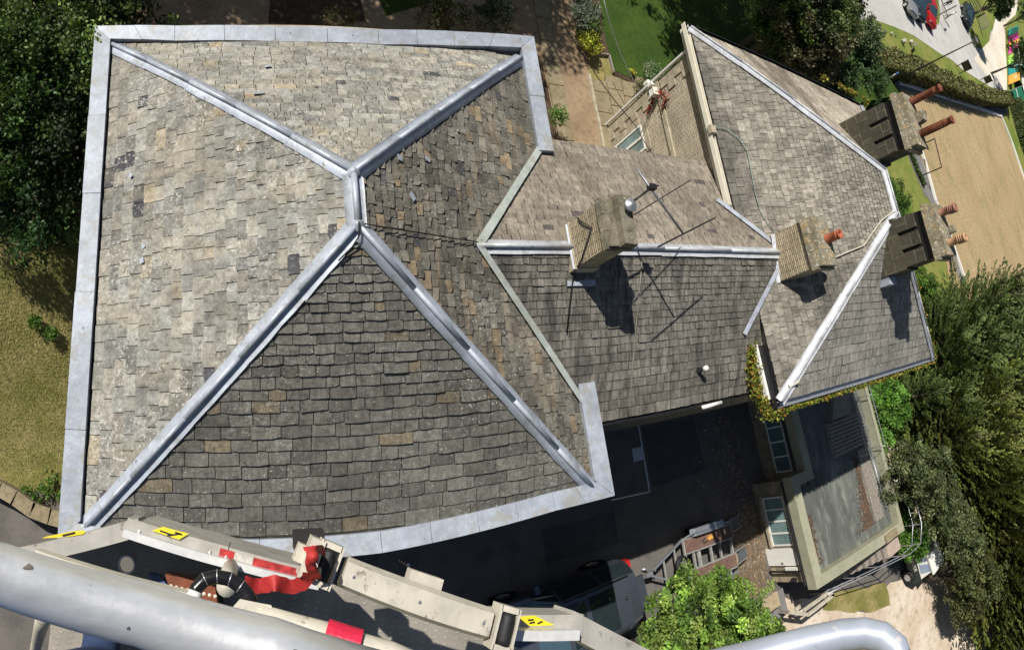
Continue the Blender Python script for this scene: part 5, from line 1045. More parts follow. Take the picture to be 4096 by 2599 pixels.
for x,w_ in ((-1.55,.5),(-2.05,.27)): mb=MB(); mb.beam((x,-w_,.5),(x,w_,.5),.05,.05); mb.build('cross_member',tg,t)
mb=MB(); mb.lathe([(.12,-.08),(.26,-.09),(.30,-.04),(.30,.05),(.25,.08),(.15,.08)],(-1.42,-.02,.66),(.12,0,1),24); w_=mb.build('spare_wheel',M['black'],t,True); mb=MB(); mb.lathe([(.16,.075),(.14,.03),(.07,.04),(.06,.07),(0,.07)],(-1.42,-.02,.66),(.12,0,1),20); mb.build('rim',M['alu'],w_,True)
mb=MB(); mb.box(-2.85,-2.58,-.06,.06,.46,.56); mb.tube([(-2.6,.12,.2),(-2.6,.12,.75)],.025,8); mb.lathe([(.09,-.03),(.1,0),(.09,.03)],(-2.6,.12,.1),(0,1,0),14); mb.build('hitch',M['galv'],t)
mb=MB(); mb.beam((-.1,.50,.62),(.12,.54,.62),.13,.10); mb.build('strap_ratchet',plain('orange_plastic',(.7,.34,.08),.5),t); mb=MB(); mb.tube([(-.1,.46,.63),(-.3,.40,.63),(-.36,.48,.63),(-.2,.55,.63)],.015,6); mb.build('strap',M['black'],t)
# ---------------------------------------------------------------- truck with lettering
t=thing('utility_vehicle','dark green utility buggy with a white striped roof and RANGER lettering behind the stair','utility vehicle',(27.35,-9.85,0),math.radians(-86))
gp=paint('truck_green',(.02,.035,.03),.35); hw=.75
mb=MB(); mb.hexa([(-1.15,-hw,.45),(1.1,-hw,.45),(1.1,hw,.45),(-1.15,hw,.45),(-1.12,-hw+.02,1.12),(1.0,-hw+.02,1.02),(1.0,hw-.02,1.02),(-1.12,hw-.02,1.12)]); mb.build('body',gp,t)
mb=MB(); mb.hexa([(-.95,-hw+.04,1.11),(.9,-hw+.04,1.03),(.9,hw-.04,1.03),(-.95,hw-.04,1.11),(-.85,-hw+.12,1.72),(.6,-hw+.12,1.72),(.6,hw-.12,1.72),(-.85,hw-.12,1.72)]); cn=mb.build('cab',M['white'],t)
mb=MB(); mb.box(-1.0,.75,-hw+.06,hw-.06,1.72,1.80); mb.build('roof',M['white'],t)
for k in range(3): x=-.86+k*.52; mb=MB(); mb.hexa([(x,-hw+.025,1.16),(x+.44,-hw+.025,1.14),(x+.44,-hw+.05,1.14),(x,-hw+.05,1.16),(x+.03,-hw+.10,1.66),(x+.40,-hw+.10,1.66),(x+.40,-hw+.13,1.66),(x+.03,-hw+.13,1.66)]); mb.build('window',plain('pale_blue_glass',(.28,.35,.48),.2),cn)
for x in (-.80,.70):
    for s in (1,-1): mb=MB(); cc=(x,s*(hw-.10),.34); mb.lathe([(.17,.20),(.31,.21),(.34,.17),(.34,0)],cc,(0,s,0),20); w_=mb.build('wheel',M['black'],t,True); mb=MB(); mb.lathe([(.18,.20),(.1,.16),(0,.19)],cc,(0,s,0),16); mb.build('rim',M['galv'],w_,True)
def text(s_,size,mat,name,parent,loc,rot):
    cu=bpy.data.curves.new(name,'FONT'); cu.body=s_; cu.size=size; cu.extrude=.004; cu.align_x='CENTER'; cu.align_y='CENTER'; tmp=bpy.data.objects.new('tmp',cu); COL.objects.link(tmp); bpy.context.view_layer.update()
    me=bpy.data.meshes.new_from_object(tmp.evaluated_get(bpy.context.evaluated_depsgraph_get())); bpy.data.objects.remove(tmp); me.materials.clear(); me.materials.append(mat); me.name=name
    o=bpy.data.objects.new(name,me); COL.objects.link(o); o.parent=parent; o.location=loc; o.rotation_euler=rot; return o
text('RANGER',.27,M['white'],'lettering',t,(-.05,-hw-.012,.88),(math.radians(90),0,0))
# ---------------------------------------------------------------- outside stair with handrails (part of nothing that moves: its own thing)
t=thing('stone_stair','outside stone stair climbing along the annexe parapet with tubular handrails','stair',(18,-8,0))
mb=MB(); n=11
for k in range(n): x=20.0+k*.29; mb.box(x,x+.33,-8.25,-7.70,-.02 if k==0 else k*.17-.10,.17*(k+1))
attach(mb.build('steps',M['timber'],t),t)
mb=MB(); mb.box(23.16,24.3,-8.35,-7.65,1.70,1.90); attach(mb.build('landing',plain('landing_stone',(.42,.33,.27),.9),t),t)
mb=MB(); mb.box(23.1,24.25,-8.30,-7.72,0,1.70); attach(mb.build('stair_wall',M['wall_annex'],t),t)
for (y,zz) in ((-8.30,.98),(-8.34,.5)):
    mb=MB(); mb.tube([(18.9,y,zz-.35),(20.2,y,.12+zz),(23.3,y,1.95+zz),(24.4,y,1.95+zz),(24.95,-7.6,1.95+zz),(25.0,-6.3,1.95+zz)],.022,8); attach(mb.build('handrail',M['galv'],t,True),t)
for k in range(4): x=20.2+k*1.0; z=.12+k*.59; mb=MB(); mb.tube([(x,-8.30,max(0,z-.1)),(x,-8.30,z+.98)],.02,6); attach(mb.build('baluster',M['galv'],t),t)
for (x,y) in ((24.4,-8.30),(24.95,-7.6),(25.0,-6.3)): mb=MB(); mb.tube([(x,y,1.8 if x<24.5 else 0),(x,y,2.93)],.02,6); attach(mb.build('baluster',M['galv'],t),t)
mb=MB(); mb.box(22.6,23.6,-7.5,-7.2,2.2,2.42); o=mb.build('stone_block',M['flag'],None); tag(o,'broken pale stone block lying on the annexe parapet above the stair','stone')
# lower wooden handrail with its shadow
def railth(): 
    a=P(3165,2455,.9); b=P(3325,2375,.9); c=P(3235,2460,.9); t=thing('wooden_handrail','pale timber handrail frame beside the lower steps near the maple','handrail',(a.x,a.y,0)); o=V(a.x,a.y,0)
    w_=M['cream']; d=P(3310,2385,.9)
    for (p,q) in ((P(3160,2448,.9),P(3232,2458,.9)),(P(3232,2458,.9),P(3335,2378,.9)),(P(3215,2440,.9),P(3308,2374,.9)),(P(3308,2374,.9),P(3335,2378,.9)),(P(3180,2440,.9),P(3200,2424,.9))): mb=MB(); mb.beam(p-o,q-o,.13,.07); mb.build('rail',plain('pale_timber',(.46,.42,.33),.8),t)
    for p in (P(3160,2448,.9),P(3232,2458,.9),P(3335,2378,.9),P(3308,2374,.9)): q=p-o; mb=MB(); mb.beam((q.x,q.y,0),(q.x,q.y,.87),.09,.09); mb.build('post',M['timber'],t)
railth()
# lower flight of steps in the shade below the annexe corner
t=thing('shaded_steps','dark shaded flight of steps below the annexe corner beside the maple','steps',(17.2,-8,0)); mb=MB()
for k in range(6): mb.box(15.6+k*.38,15.96+k*.38,-8.2,-7.3,0,.08+.05*k)
attach(mb.build('steps',M['path_grey'],t),t)
t=thing('timber_plinth','wooden boarded box at the foot of the annexe corner','box',(16.9,-7.3,0)); mb=MB(); mb.box(-.5,.35,-.35,.1,0,.5); mb.build('box_body',M['timber'],t); mb=MB(); mb.box(-.55,.40,-.40,.12,.5,.56); mb.build('lid',plain('tan_board',(.40,.32,.2),.8),t)
# courtyard balcony rail outside the house's lower right corner
t=thing('area_railing','thin metal railing round the sunken area below the house corner','railing',(7,-1,0)); o=V(7,-1,0)
q=[P(2408,1695,1.1),P(2552,1688,1.1),P(2598,1965,1.1),P(2447,1998,1.1)]
for a,b in zip(q[:-1],q[1:]): mb=MB(); mb.tube([a-o,b-o],.025,6); mb.build('rail',M['galv'],t)
for p in q: mb=MB(); mb.tube([V(p.x,p.y,0)-o,p-o],.025,6); mb.build('post',M['galv'],t)
mb=MB(); mb.box(7.0,8.6,-.9,1.9,.012,.020); tag(mb.build('area_paving',M['path_grey'],None),kind='structure')
for k,(x,y,lab) in enumerate(((9.6,-1.6,'round iron manhole cover in the shaded courtyard'),(12.6,-1.0,'square drain grate near the annexe window'))):
    mb=MB(); mb.lathe([(0,.026),(.30,.026),(.32,.02),(.32,.0)],(x,y,.0),n=24 if k==0 else 4); o=mb.build('drain_cover',M['galv'] if k else M['path_grey'],None); tag(o,lab,'drain cover')
for k,(x0,y0,x1,y1) in enumerate(((8.5,-3.6,11.2,-2.6),(13.0,-2.2,15.5,-.2))):
    mb=MB(); mb.prism(ragged([(x0,y0),(x1,y0),(x1,y1),(x0,y1)],.06,.5,k),.012,.018); tag(mb.build('tarmac_patch',plain('patch_%d'%k,(.085,.08,.078),.95,sc=3,bump=.4),None),kind='structure')
# ladder-like balcony on the shadow edge: guard rail fixed on the link eave line is above frame of view; reflector post
b=P(1600,2240,.0); t=thing('marker_pole','red and white striped marker pole standing in the shaded courtyard','pole',(b.x,b.y,0))
for k in range(7): mb=MB(); mb.tube([(0,0,k*.14),(0,0,k*.14+.14)],.045,10); mb.build('band',M['red'] if k%2 else M['white'],t)
# low garden wall at lower left (curved coping)
pts=[P(x,y,.6) for x,y in ((-60,1925),(0,1955),(60,1990),(130,2040),(200,2066),(245,2078))]; mb=MB()
for a,b in zip(pts[:-1],pts[1:]): d=(b-a).normalized()*.02; mb.beam(a-d,b+d,.42,.14); 
m2=MB()
for a,b in zip(pts[:-1],pts[1:]): m2.beam(V(a.x,a.y,.265),V(b.x,b.y,.265),.34,.53)
t=thing('curved_garden_wall','low curved garden wall with lichened stone coping at the edge of the rough grass','wall',pts[2]); o=mb.build('coping',M['flag'],t); attach(o,t); o=m2.build('wall',M['wall_main'],t); attach(o,t)
# post lamp and small fittings by the wing wall
b=P(2592,330,G+1.0); t=thing('garden_lamp','small white drum lamp on a short black bracket beside the wing wall','lamp',(b.x,b.y,G)); mb=MB(); mb.tube([(0,0,0),(0,0,.85)],.02,6); mb.build('post',M['dark_metal'],t); mb=MB(); mb.lathe([(.09,.85),(.09,1.05),(0,1.05)],n=14); mb.build('lamp_shade',M['white'],t)
b=Vector((11.2,9.3,6.1)); t=thing('alarm_box','small white box on the wing wall at the string course','box',tuple(b)); mb=MB(); mb.box(-.1,.13,-.1,.1,0,.2); mb.build('housing',M['white'],t); mb=MB(); mb.box(-.12,.13,-.12,.12,.2,.22); mb.build('lid',M['cream'],t)
# leaf litter and grit blown against the annexe wall and over the yard
r=random.Random(12); mb=MB()
for i in range(1600):
    x=17.6-abs(r.gauss(0,1.1)); y=r.uniform(-7.6,-.4); k=r.uniform(.5,1.3); s_=.02+r.random()*.03; a_=r.uniform(0,3)
    mb.add([(x+s_*math.cos(a_+j*1.57),y+s_*math.sin(a_+j*1.57),.022+r.random()*.015) for j in range(4)],[[0,1,2,3]],(.20*k,.12*k,.06*k) if r.random()<.6 else (.30*k,.26*k,.2*k))
tag(mb.build('leaf_litter',colattr('litter',.9),None),'brown leaf litter on the ground along the annexe wall','leaves',kind='stuff')
# ---------------------------------------------------------------- TV aerial on the first chimney
ca=lambda px,py,z: P(px,py,z)
t=thing('tv_aerial','large grey television aerial on a pole from the first chimney over the link roof','aerial',(6.6,3.9,9.7)); o=V(6.6,3.9,9.7)
zt=10.2
m0=P(2515,818,10.0); m1=P(2606,750,zt); mb=MB(); mb.tube([m0-o,m1-o],.022,8); mb.build('mast',M['dark_metal'],t,True)
A_=P(2545,672,zt+.05); B_=P(2733,935,zt-.1); mb=MB(); mb.tube([A_-o,B_-o],.020,8); mb.build('boom',plain('aerial_grey',(.25,.26,.28),.4,.6,bump=0),t,True)
for (x0,y0,x1,y1) in ((2535,860,2762,720),(2630,990,2860,872),(2633,985,2864,868)): mb=MB(); mb.tube([P(x0,y0,zt-.03)-o,P(x1,y1,zt-.03)-o],.011,6); mb.build('element',M['dark_metal'],t)
mb=MB(); c=m1-o; mb.box(c.x-.07,c.x+.07,c.y-.05,c.y+.05,c.z-.05,c.z+.07); mb.tube([c+V(0,0,.02),c+V(.13,.03,.05)],.02,6); mb.build('clamp',M['black'],t)
# wires and cables
def wire(label,pts,r=.012,m='dark_metal',cat='wire',name='overhead_wire'):
    mb=MB(); mb.tube(pts,r,5); tag(mb.build(name,M[m],None,True),label,cat)
def lerp3(a,b,n,s=0.): return [a.lerp(b,i/n)-V(0,0,s*4*(i/n)*(1-i/n)) for i in range(n+1)]
wire('dark overhead wire crossing the gravel path to the wing window',lerp3(P(2195,-10,9.),P(2540,500,5.8),6,.15)+lerp3(P(2540,500,5.8),P(2640,655,7.3),4,.05)[1:],.012)
wire('white overhead wire crossing the lawn to the wing wall',lerp3(P(2412,-10,9.),Vector((11.3,9.0,5.9)),8,.25)+[Vector((11.3,8.4,4.9))],.010,'white')
wire('thin grey wire crossing the flagstones',lerp3(P(2450,325,5),P(2545,490,4.2),4,.05),.008)
gc=[on_plane(x,y,wTL_,nWL,.07) for x,y in ((2815,520),(2850,512),(2900,520),(2950,555),(2985,605),(3003,700),(3018,780),(3035,840),(3060,885),(3095,930))]
M['cable_green']=plain('green_cable',(.25,.36,.30),.6,bump=0); wire('pale green cable curving down the wing roof to the chimney',gc,.010,'cable_green','cable','roof_cable')
wc=[on_plane(x,y,wTL_,nWL,.08) for x,y in ((3330,1035),(3400,1005),(3450,985),(3480,940),(3520,885),(3560,855),(3578,848))]
M['cable_cream']=plain('cream_cable',(.62,.58,.46),.6,bump=0); wire('cream cable looping from the orange pot chimney to the wing ridge end',wc,.020,'cable_cream','cable','roof_cable')
cc=[Vector((5.77,3.84,9.1)),Vector((5.77,3.7,9.2)),Vector((5.77,3.5,9.5)),Vector((5.76,3.05,9.0))]+[on_plane(x,y,V(6,y_b,kz),nKB,.05) for x,y in ((2290,1090),(2275,1200),(2262,1330))]
wire('black wires wrapped round the first chimney and down the lower link slope',cc,.014,'black','cable','roof_cable')
lc=[on_plane(x,y,V(6,y_b,kz),nKB,.04) for x,y in ((2563,1045),(2550,1190),(2535,1350),(2525,1480),(2515,1600),(2510,1665))]
M['cable_grey']=plain('grey_conductor',(.22,.20,.17),.7,bump=0); wire('grey lightning conductor tape clipped down the lower link slope',lc,.014,'cable_grey','cable','lightning_conductor')
# ---------------------------------------------------------------- people
def person(label,loc,rz,joints,skin,shirt,legs,hair,scale=1.,pants_short=True,cloth=True):
    t=bpy.data.meshes.new('person'); names=list(joints); vs=[joints[n][0] for n in names]; rd=[joints[n][1] for n in names]
    E_=[('pelvis','chest'),('chest','neck'),('neck','head'),('head','crown'),('chest','shl'),('shl','ell'),('ell','wrl'),('wrl','hal'),('chest','shr'),('shr','elr'),('elr','wrr'),('wrr','har'),('pelvis','hpl'),('hpl','knl'),('knl','anl'),('anl','tol'),('pelvis','hpr'),('hpr','knr'),('knr','anr'),('anr','tor')]
    t.from_pydata(vs,[(names.index(a),names.index(b)) for a,b in E_],[]); o=bpy.data.objects.new('person',t); COL.objects.link(o)
    mo=o.modifiers.new('skin','SKIN'); 
    for i,r_ in enumerate(rd): t.skin_vertices[0].data[i].radius=(r_,r_)
    t.skin_vertices[0].data[0].use_root=True
    o.modifiers.new('sub','SUBSURF').levels=2; bpy.context.view_layer.update()
    me=bpy.data.meshes.new_from_object(o.evaluated_get(bpy.context.evaluated_depsgraph_get())); o.modifiers.clear(); o.data=me
    me.materials.clear()
    for c in (skin,shirt,legs,hair,(.03,.03,.03)): me.materials.append(plain('person_cloth',c,.85,bump=0,var=.1))
    zh=joints['head'][0][2]; zn=joints['neck'][0][2]; zp=joints['pelvis'][0][2]; zk=joints['knl'][0][2]
    for f in me.polygons:
        z=f.center.z; y=abs(f.center.y); f.material_index=0
        if z>zh+.02: f.material_index=3
        elif z>zn-.04: f.material_index=0
        elif z>zp-.02: f.material_index=1 if y<.30 or z>zn-.35 else 0
        elif z>(zk if pants_short else .09): f.material_index=2
        elif z<.09: f.material_index=4
        f.use_smooth=True
    o.location=loc; o.rotation_euler=(0,0,rz); tag(o,label,'person'); return o
def J(stride=.2,arm=.1):
    return {'pelvis':((0,0,.95),.13),'chest':((.02,0,1.30),.15),'neck':((.03,0,1.47),.055),'head':((.05,0,1.58),.085),'crown':((.04,0,1.70),.075),
     'shl':((.02,.19,1.40),.06),'ell':((-.04+arm,.25,1.12),.042),'wrl':((.06+arm*2,.25,.90),.03),'hal':((.10+arm*2,.24,.82),.035),
     'shr':((.02,-.19,1.40),.06),'elr':((-.04-arm,-.25,1.12),.042),'wrr':((-.06-arm,-.25,.88),.03),'har':((-.04-arm,-.25,.80),.035),
     'hpl':((0,.09,.88),.09),'knl':((stride*.55,.10,.50),.06),'anl':((stride,.10,.09),.04),'tol':((stride+.16,.11,.04),.035),
     'hpr':((0,-.09,.88),.09),'knr':((-stride*.2,-.10,.50),.06),'anr':((-stride,-.10,.11),.04),'tor':((-stride+.15,-.11,.04),.035)}
p=P(3778,72,0); person('person walking on the road in a white top, dark shorts and pale cap',(p.x,p.y,.02),2.4,J(.25,.12),(.45,.28,.2),(.75,.76,.8),(.03,.04,.08),(.8,.8,.78))
p=P(3765,25,0); person('person in dark clothes at the top edge beyond the signpost',(p.x,p.y,.02),.6,J(.22,.10),(.35,.22,.16),(.05,.05,.05),(.06,.06,.06),(.04,.03,.02),pants_short=False)

# ================================================================ LIFT BASKET (foreground)
def D(x,y,dz): return P(x,y,CAMH-dz)
t=thing('lift_basket','scuffed silver aerial lift basket with round handrails and a cream gate bar in the foreground','lift basket',(0,-.6,CAMH-1.65)); bo=Vector(t.location)
M['tube']=None
n=NT('brushed_tube'); p_=n.pos(); c_=n.mul((.82,.83,.84),n.ramp(n.noise(p_,18,4),.3,.7,.92,1.06)); c_=n.mix(n.ramp(n.noise(p_,20,4,.7),.605,.625,0,.9),c_,(.10,.09,.08)); c_=n.mul(c_,n.ramp(n.noise(n.map(p_,(1.,6.,6.),(0,0,.3)),22,4,.7),.3,.7,.90,1.05)); n.bump(n.noise(p_,60,3),.08,.004); M['tube']=n.fin(c_,n.ramp(n.noise(p_,30,3),.3,.7,.30,.42),.6,.5)
n=NT('grey_basket_paint'); p_=n.pos(); c_=n.mul((.42,.40,.36),n.ramp(n.noise(p_,14,4),.3,.7,.75,1.1)); c_=n.mix(n.ramp(n.noise(p_,30,5,.8),.60,.66,0,.8),c_,(.16,.13,.10)); M['bpaint']=n.fin(c_,.55,.1,.4)
n=NT('cream_basket_paint'); p_=n.pos(); c_=n.mul((.60,.56,.47),n.ramp(n.noise(p_,12,4),.3,.7,.8,1.08)); c_=n.mix(n.ramp(n.noise(p_,40,5,.8),.58,.64,0,.8),c_,(.20,.17,.13)); M['cpaint']=n.fin(n.mix(n.ramp(n.noise(p_,7,5,.7),.5,.62,0,.35),c_,(.33,.31,.27)),.5,.05,.4)
# chequer plate deck
n=NT('chequer_plate'); g_=n.n('NewGeometry'); mp=n.map(g_.outputs['Position'],(1,1,1),(0,0,.6)); w1=n.n('TexBrick'); w1.inputs['Scale'].default_value=1; w1.inputs['Brick Width'].default_value=.034; w1.inputs['Row Height'].default_value=.034; w1.inputs['Mortar Size'].default_value=.012; w1.inputs['Color1'].default_value=(1,1,1,1); w1.inputs['Color2'].default_value=(1,1,1,1); w1.inputs['Mortar'].default_value=(0,0,0,1)
n.l(n.map(g_.outputs['Position'],(1,2.8,1),(0,0,.6)),w1.inputs['Vector']); c_=n.mul((.46,.42,.35),n.ramp(n.noise(g_.outputs['Position'],9,4),.3,.7,.7,1.15)); c_=n.mix(n.math('MULTIPLY',w1.outputs['Fac'],.35),c_,(.13,.12,.11)); n.bump(n.math('SUBTRACT',1.,w1.outputs['Fac']),.8,.004); M['plate']=n.fin(c_,.55,.3,.4)
def part(mb,name,m,smooth=False,par=None):
    o=mb.build(name,m,par or t,smooth)
    if par is None: o.matrix_parent_inverse=Matrix.Translation(-bo)
    return o
dk=[D(x,y,1.65) for x,y in ((160,2215),(540,2108),(905,2195),(1240,2300),(1700,2470),(2250,2640),(2300,2950),(900,2950),(170,2800),(205,2480))]
import mathutils.geometry as MG
hc_=D(507,2258,1.65); hole=[V(hc_.x+.019*math.cos(-k*math.pi/8),hc_.y+.019*math.sin(-k*math.pi/8),0) for k in range(16)]; outer=[V(q.x,q.y,0) for q in dk]; tri=MG.tessellate_polygon([outer,hole]); pv=outer+hole; mb=MB()
for zz,flip in ((CAMH-1.65,False),(CAMH-1.656,True)):
    fs=[]
    for f in tri:
        f=list(f); a_,b_,c_=[pv[i] for i in f]
        if ((b_-a_).cross(c_-a_).z<0)!=flip: f=f[::-1]
        fs.append(f)
    mb.add([(q.x,q.y,zz) for q in pv],fs)
part(mb,'deck',M['plate'])
# handrails
tb=lambda pts,r,nm,m,n_=18: part((lambda q:(q.tube(pts,r,n_),q)[1])(MB()),nm,m,True)
tb([PD(x,y,.53) for x,y in ((-400,2182),(0,2293),(560,2452),(1080,2602),(1500,2740))],.0228,'handrail',M['tube'],28)
n=NT('worn_blue_grey_tube'); p_=n.pos(); c_=n.mul((.40,.44,.52),n.ramp(n.noise(p_,14,4),.3,.7,.8,1.15)); c_=n.mix(n.ramp(n.noise(p_,22,4,.7),.60,.66,0,.85),c_,(.13,.12,.12)); c_=n.mix(n.ramp(n.noise(p_,33,3,.6),.66,.7,0,.7),c_,(.7,.68,.62)); M['tube2']=n.fin(c_,.38,.25,.5)
tb([PD(x,y,.95) for x,y in ((2600,2720),(2900,2652),(3100,2602),(3240,2566),(3370,2538),(3460,2532),(3530,2548),(3580,2590),(3610,2680),(3620,2900))],.0195,'handrail',M['tube2'],20)
tb([PD(3352,2555,.955),PD(3320,2640,1.2),PD(3290,2720,1.5)],.016,'rail_stanchion',M['cpaint'],12)
# toe board frame: box sections
def bm(a,b,w_,h_,nm,m,up=(0,0,1)): 
    mb=MB(); d=(b-a).normalized()*(.016 if w_>.03 else .006); mb.beam(a-d,b+d,w_,h_,up); return part(mb,nm,m)
ZT=1.38
f0,f1,f2,f3=D(60,2228,ZT),D(548,2108,ZT),D(880,2205,ZT),D(1240,2300,ZT)
bm(f0,f1,.036,.09,'frame_rail',M['bpaint']); bm(f1+V(0,0,.003),f2+V(0,0,.003),.038,.09,'frame_rail',M['bpaint']); bm(f2,f3,.036,.09,'frame_rail',M['bpaint'])
for a_,b_ in ((f0,f1),(f1,f2),(f2,f3)):
    mb=MB(); o_=Vector((0,0,0)); mb.beam(V(a_.x,a_.y,CAMH-1.525),V(b_.x,b_.y,CAMH-1.525),.012,.25); part(mb,'kick_panel',M['bpaint'])
i0,i1=D(160,2222,1.12),D(760,2392,1.12); bm(i0,i1,.020,.03,'inner_rail',M['cpaint'])
j0_,j1_=D(512,2130,ZT-.05),D(925,2252,ZT-.05); j2=D(1260,2335,ZT-.05); bm(j0_,j1_,.016,.05,'frame_lip',M['bright_lip']); bm(j1_,j2,.014,.04,'frame_lip',M['bright_lip'])
dq=f3-f2; nq=Vector((-dq.y,dq.x,0)).normalized()*.006
for k,(u0,u1,nm_) in enumerate(((.0,.16,'red_stripe'),(.16,.36,'white_stripe'),(.36,.84,'red_stripe'),(.84,.99,'white_stripe'))):
    mb=MB(); mb.beam(f2+dq*u0+nq+V(0,0,.0475),f2+dq*u1+nq+V(0,0,.0475),.014,.003); part(mb,nm_,plain('worn_red',(.42,.03,.03),.6,var=.5,sc=30) if nm_[0]=='r' else plain('worn_white',(.55,.53,.48),.6,var=.3,sc=30))
tb([D(925,2250,ZT),D(912,2310,1.2),D(905,2345,1.05)],.016,'frame_post',M['cpaint'],12)
tb([D(182,2440,.72),D(165,2500,.85),D(140,2600,1.2),D(120,2700,1.5)],.010,'frame_post',M['cpaint'],12)
# stickers
def sticker(pts,dz,nm,m,off=.0):
    mb=MB(); q=[D(x,y,dz) for x,y in pts]; mb.poly(q); 
    if (q[1]-q[0]).cross(q[2]-q[1]).z<0: mb.f=[mb.f[0][::-1]]
    return part(mb,nm,m)
sticker([(608,2122),(652,2106),(755,2134),(716,2158)],ZT-.0535,'warning_sticker',M['yellow'])
mb=MB()
for (x0,y0,x1,y1) in ((640,2122,690,2140),(668,2142,722,2134),(700,2128,728,2138)): mb.beam(D(x0,y0,ZT-.0545),D(x1,y1,ZT-.0545),.003,.0006)
part(mb,'sticker_marks',M['black'])
sticker([(165,2152),(190,2144),(235,2135),(290,2124),(330,2121),(343,2126),(334,2136),(290,2144),(230,2150)],ZT-.047,'warning_sticker',M['yellow'])
mb=MB(); mb.beam(D(250,2142,ZT-.048),D(300,2130,ZT-.048),.004,.0006); part(mb,'sticker_marks',M['black'])
sticker([(2067,2466),(2138,2461),(2220,2500),(2120,2504)],1.28-.0465,'warning_sticker',M['yellow'])
mb=MB()
for (x0,y0,x1,y1) in ((2112,2480,2135,2478),(2118,2492,2140,2488),(2150,2494,2170,2485)): mb.beam(D(x0,y0,1.28-.0475),D(x1,y1,1.28-.0475),.003,.0006)
part(mb,'sticker_marks',M['black'])
# right hand frame
k0,k1,k2=D(2010,2486,1.28),D(2265,2488,1.28),D(2560,2640,1.28)
bm(k0,k1,.042,.09,'frame_rail',M['bpaint']); bm(k1+V(0,0,-.003),k2+V(0,0,-.003),.046,.09,'frame_rail',M['bpaint'])
bm(D(2020,2530,1.22),D(2285,2532,1.22),.018,.05,'frame_lip',M['bright_lip'])
# cream gate bar with its two black rollers
a,b=D(1372,2284,1.15),D(1952,2492,1.15); 
mb=MB(); d=(b-a); s_=Vector((-d.y,d.x,0)).normalized(); nseg=10
prof=[(-.022,-.018),(-.026,0),(-.019,.018),(.019,.018),(.026,0),(.022,-.018)]; vs=[]
for k in range(nseg+1):
    q=a.lerp(b,k/nseg); w_=1+.14*math.sin(k/nseg*math.pi)*.4; vs+=[q+s_*x*w_+V(0,0,z) for x,z in prof]
np_=len(prof); fs=[[i*np_+k,(i+1)*np_+k,(i+1)*np_+(k+1)%np_,i*np_+(k+1)%np_] for i in range(nseg) for k in range(np_)]+[list(range(np_)),[nseg*np_+k for k in range(np_)][::-1]]
mb.add(vs,fs); gb=part(mb,'gate_bar',M['cpaint'],False)
dn=d.normalized()
for q,l in ((a-dn*.035,.06),(b+dn*.03,.06)):
    mb=MB(); 
    for sg in (-1,1): mb.beam(q+s_*sg*.032-dn*.018,q+s_*sg*.032+dn*.018,.010,.04)
    mb.beam(q-dn*.019-s_*.037,q-dn*.019+s_*.037,.005,.04); mb.beam(q+dn*.019-s_*.037,q+dn*.019+s_*.037,.005,.04); part(mb,'roller_bracket',M['cpaint'])
    mb=MB(); mb.lathe([(.0,-.026),(.012,-.026),(.0135,-.018),(.014,0),(.0135,.018),(.012,.026),(0,.026)],q+V(0,0,.014),tuple(s_),20); part(mb,'roller',M['black'],True)
    mb=MB(); mb.lathe([(.007,0),(.007,.008),(.004,.010),(0,.010)],q-dn*.024,tuple(-dn),10); part(mb,'bolt',M['alu'])
mb=MB(); q=a-dn*.062; mb.beam(q-s_*.034,q+s_*.034,.026,.05); mb.beam(q-dn*.03,q+dn*.02,.03,.03); part(mb,'latch_block',M['cpaint'])
mb=MB(); q=D(1235,2158,1.2); mb.box(q.x-.028,q.x+.028,q.y-.016,q.y+.016,q.z-.04,q.z+.02); part(mb,'rubber_stop',M['black'])
bm(D(1640,2310,1.17),D(1745,2345,1.17),.03,.03,'gate_hinge',M['cpaint'])
for u_ in (.06,.5,.94):
    mb=MB(); q=a.lerp(b,u_)+V(0,0,.018); mb.lathe([(.0032,0),(.0032,.002),(0,.0025)],q,n=6); part(mb,'bolt',M['alu'])
for (q0,q1) in ((f1,f2),(f2,f3)):
    for u_ in (.08,.9): mb=MB(); q=q0.lerp(q1,u_)+V(0,0,.048); mb.lathe([(.003,0),(.003,.002),(0,.0025)],q,n=6); part(mb,'bolt',M['alu'])
mb=MB(); mb.tube([D(930,2246,1.31),D(905,2262,1.31),D(935,2275,1.30),D(955,2262,1.30)],.004,6); part(mb,'weld_bead',M['bright_lip'],True)
# whitish bracket behind the tube
mb=MB(); mb.hexa([D(920,2440,.8),D(1105,2490,.8),D(1085,2420,.8),D(960,2395,.8),D(920,2440,.76),D(1105,2490,.76),D(1085,2420,.76),D(960,2395,.76)]); part(mb,'bracket',M['cpaint'])
tb([PD(x,y,.78) for x,y in ((1040,2470),(1300,2540),(1560,2620),(1700,2680))],.014,'mid_rail',M['cpaint'],12)
mb=MB(); mb.lathe([(.0163,-.02),(.0163,.02)],PD(1372,2560,.775),tuple((PD(1560,2620,.78)-PD(1300,2540,.78)).normalized()),16); part(mb,'red_tape',plain('red_tape',(.6,.02,.06),.4))
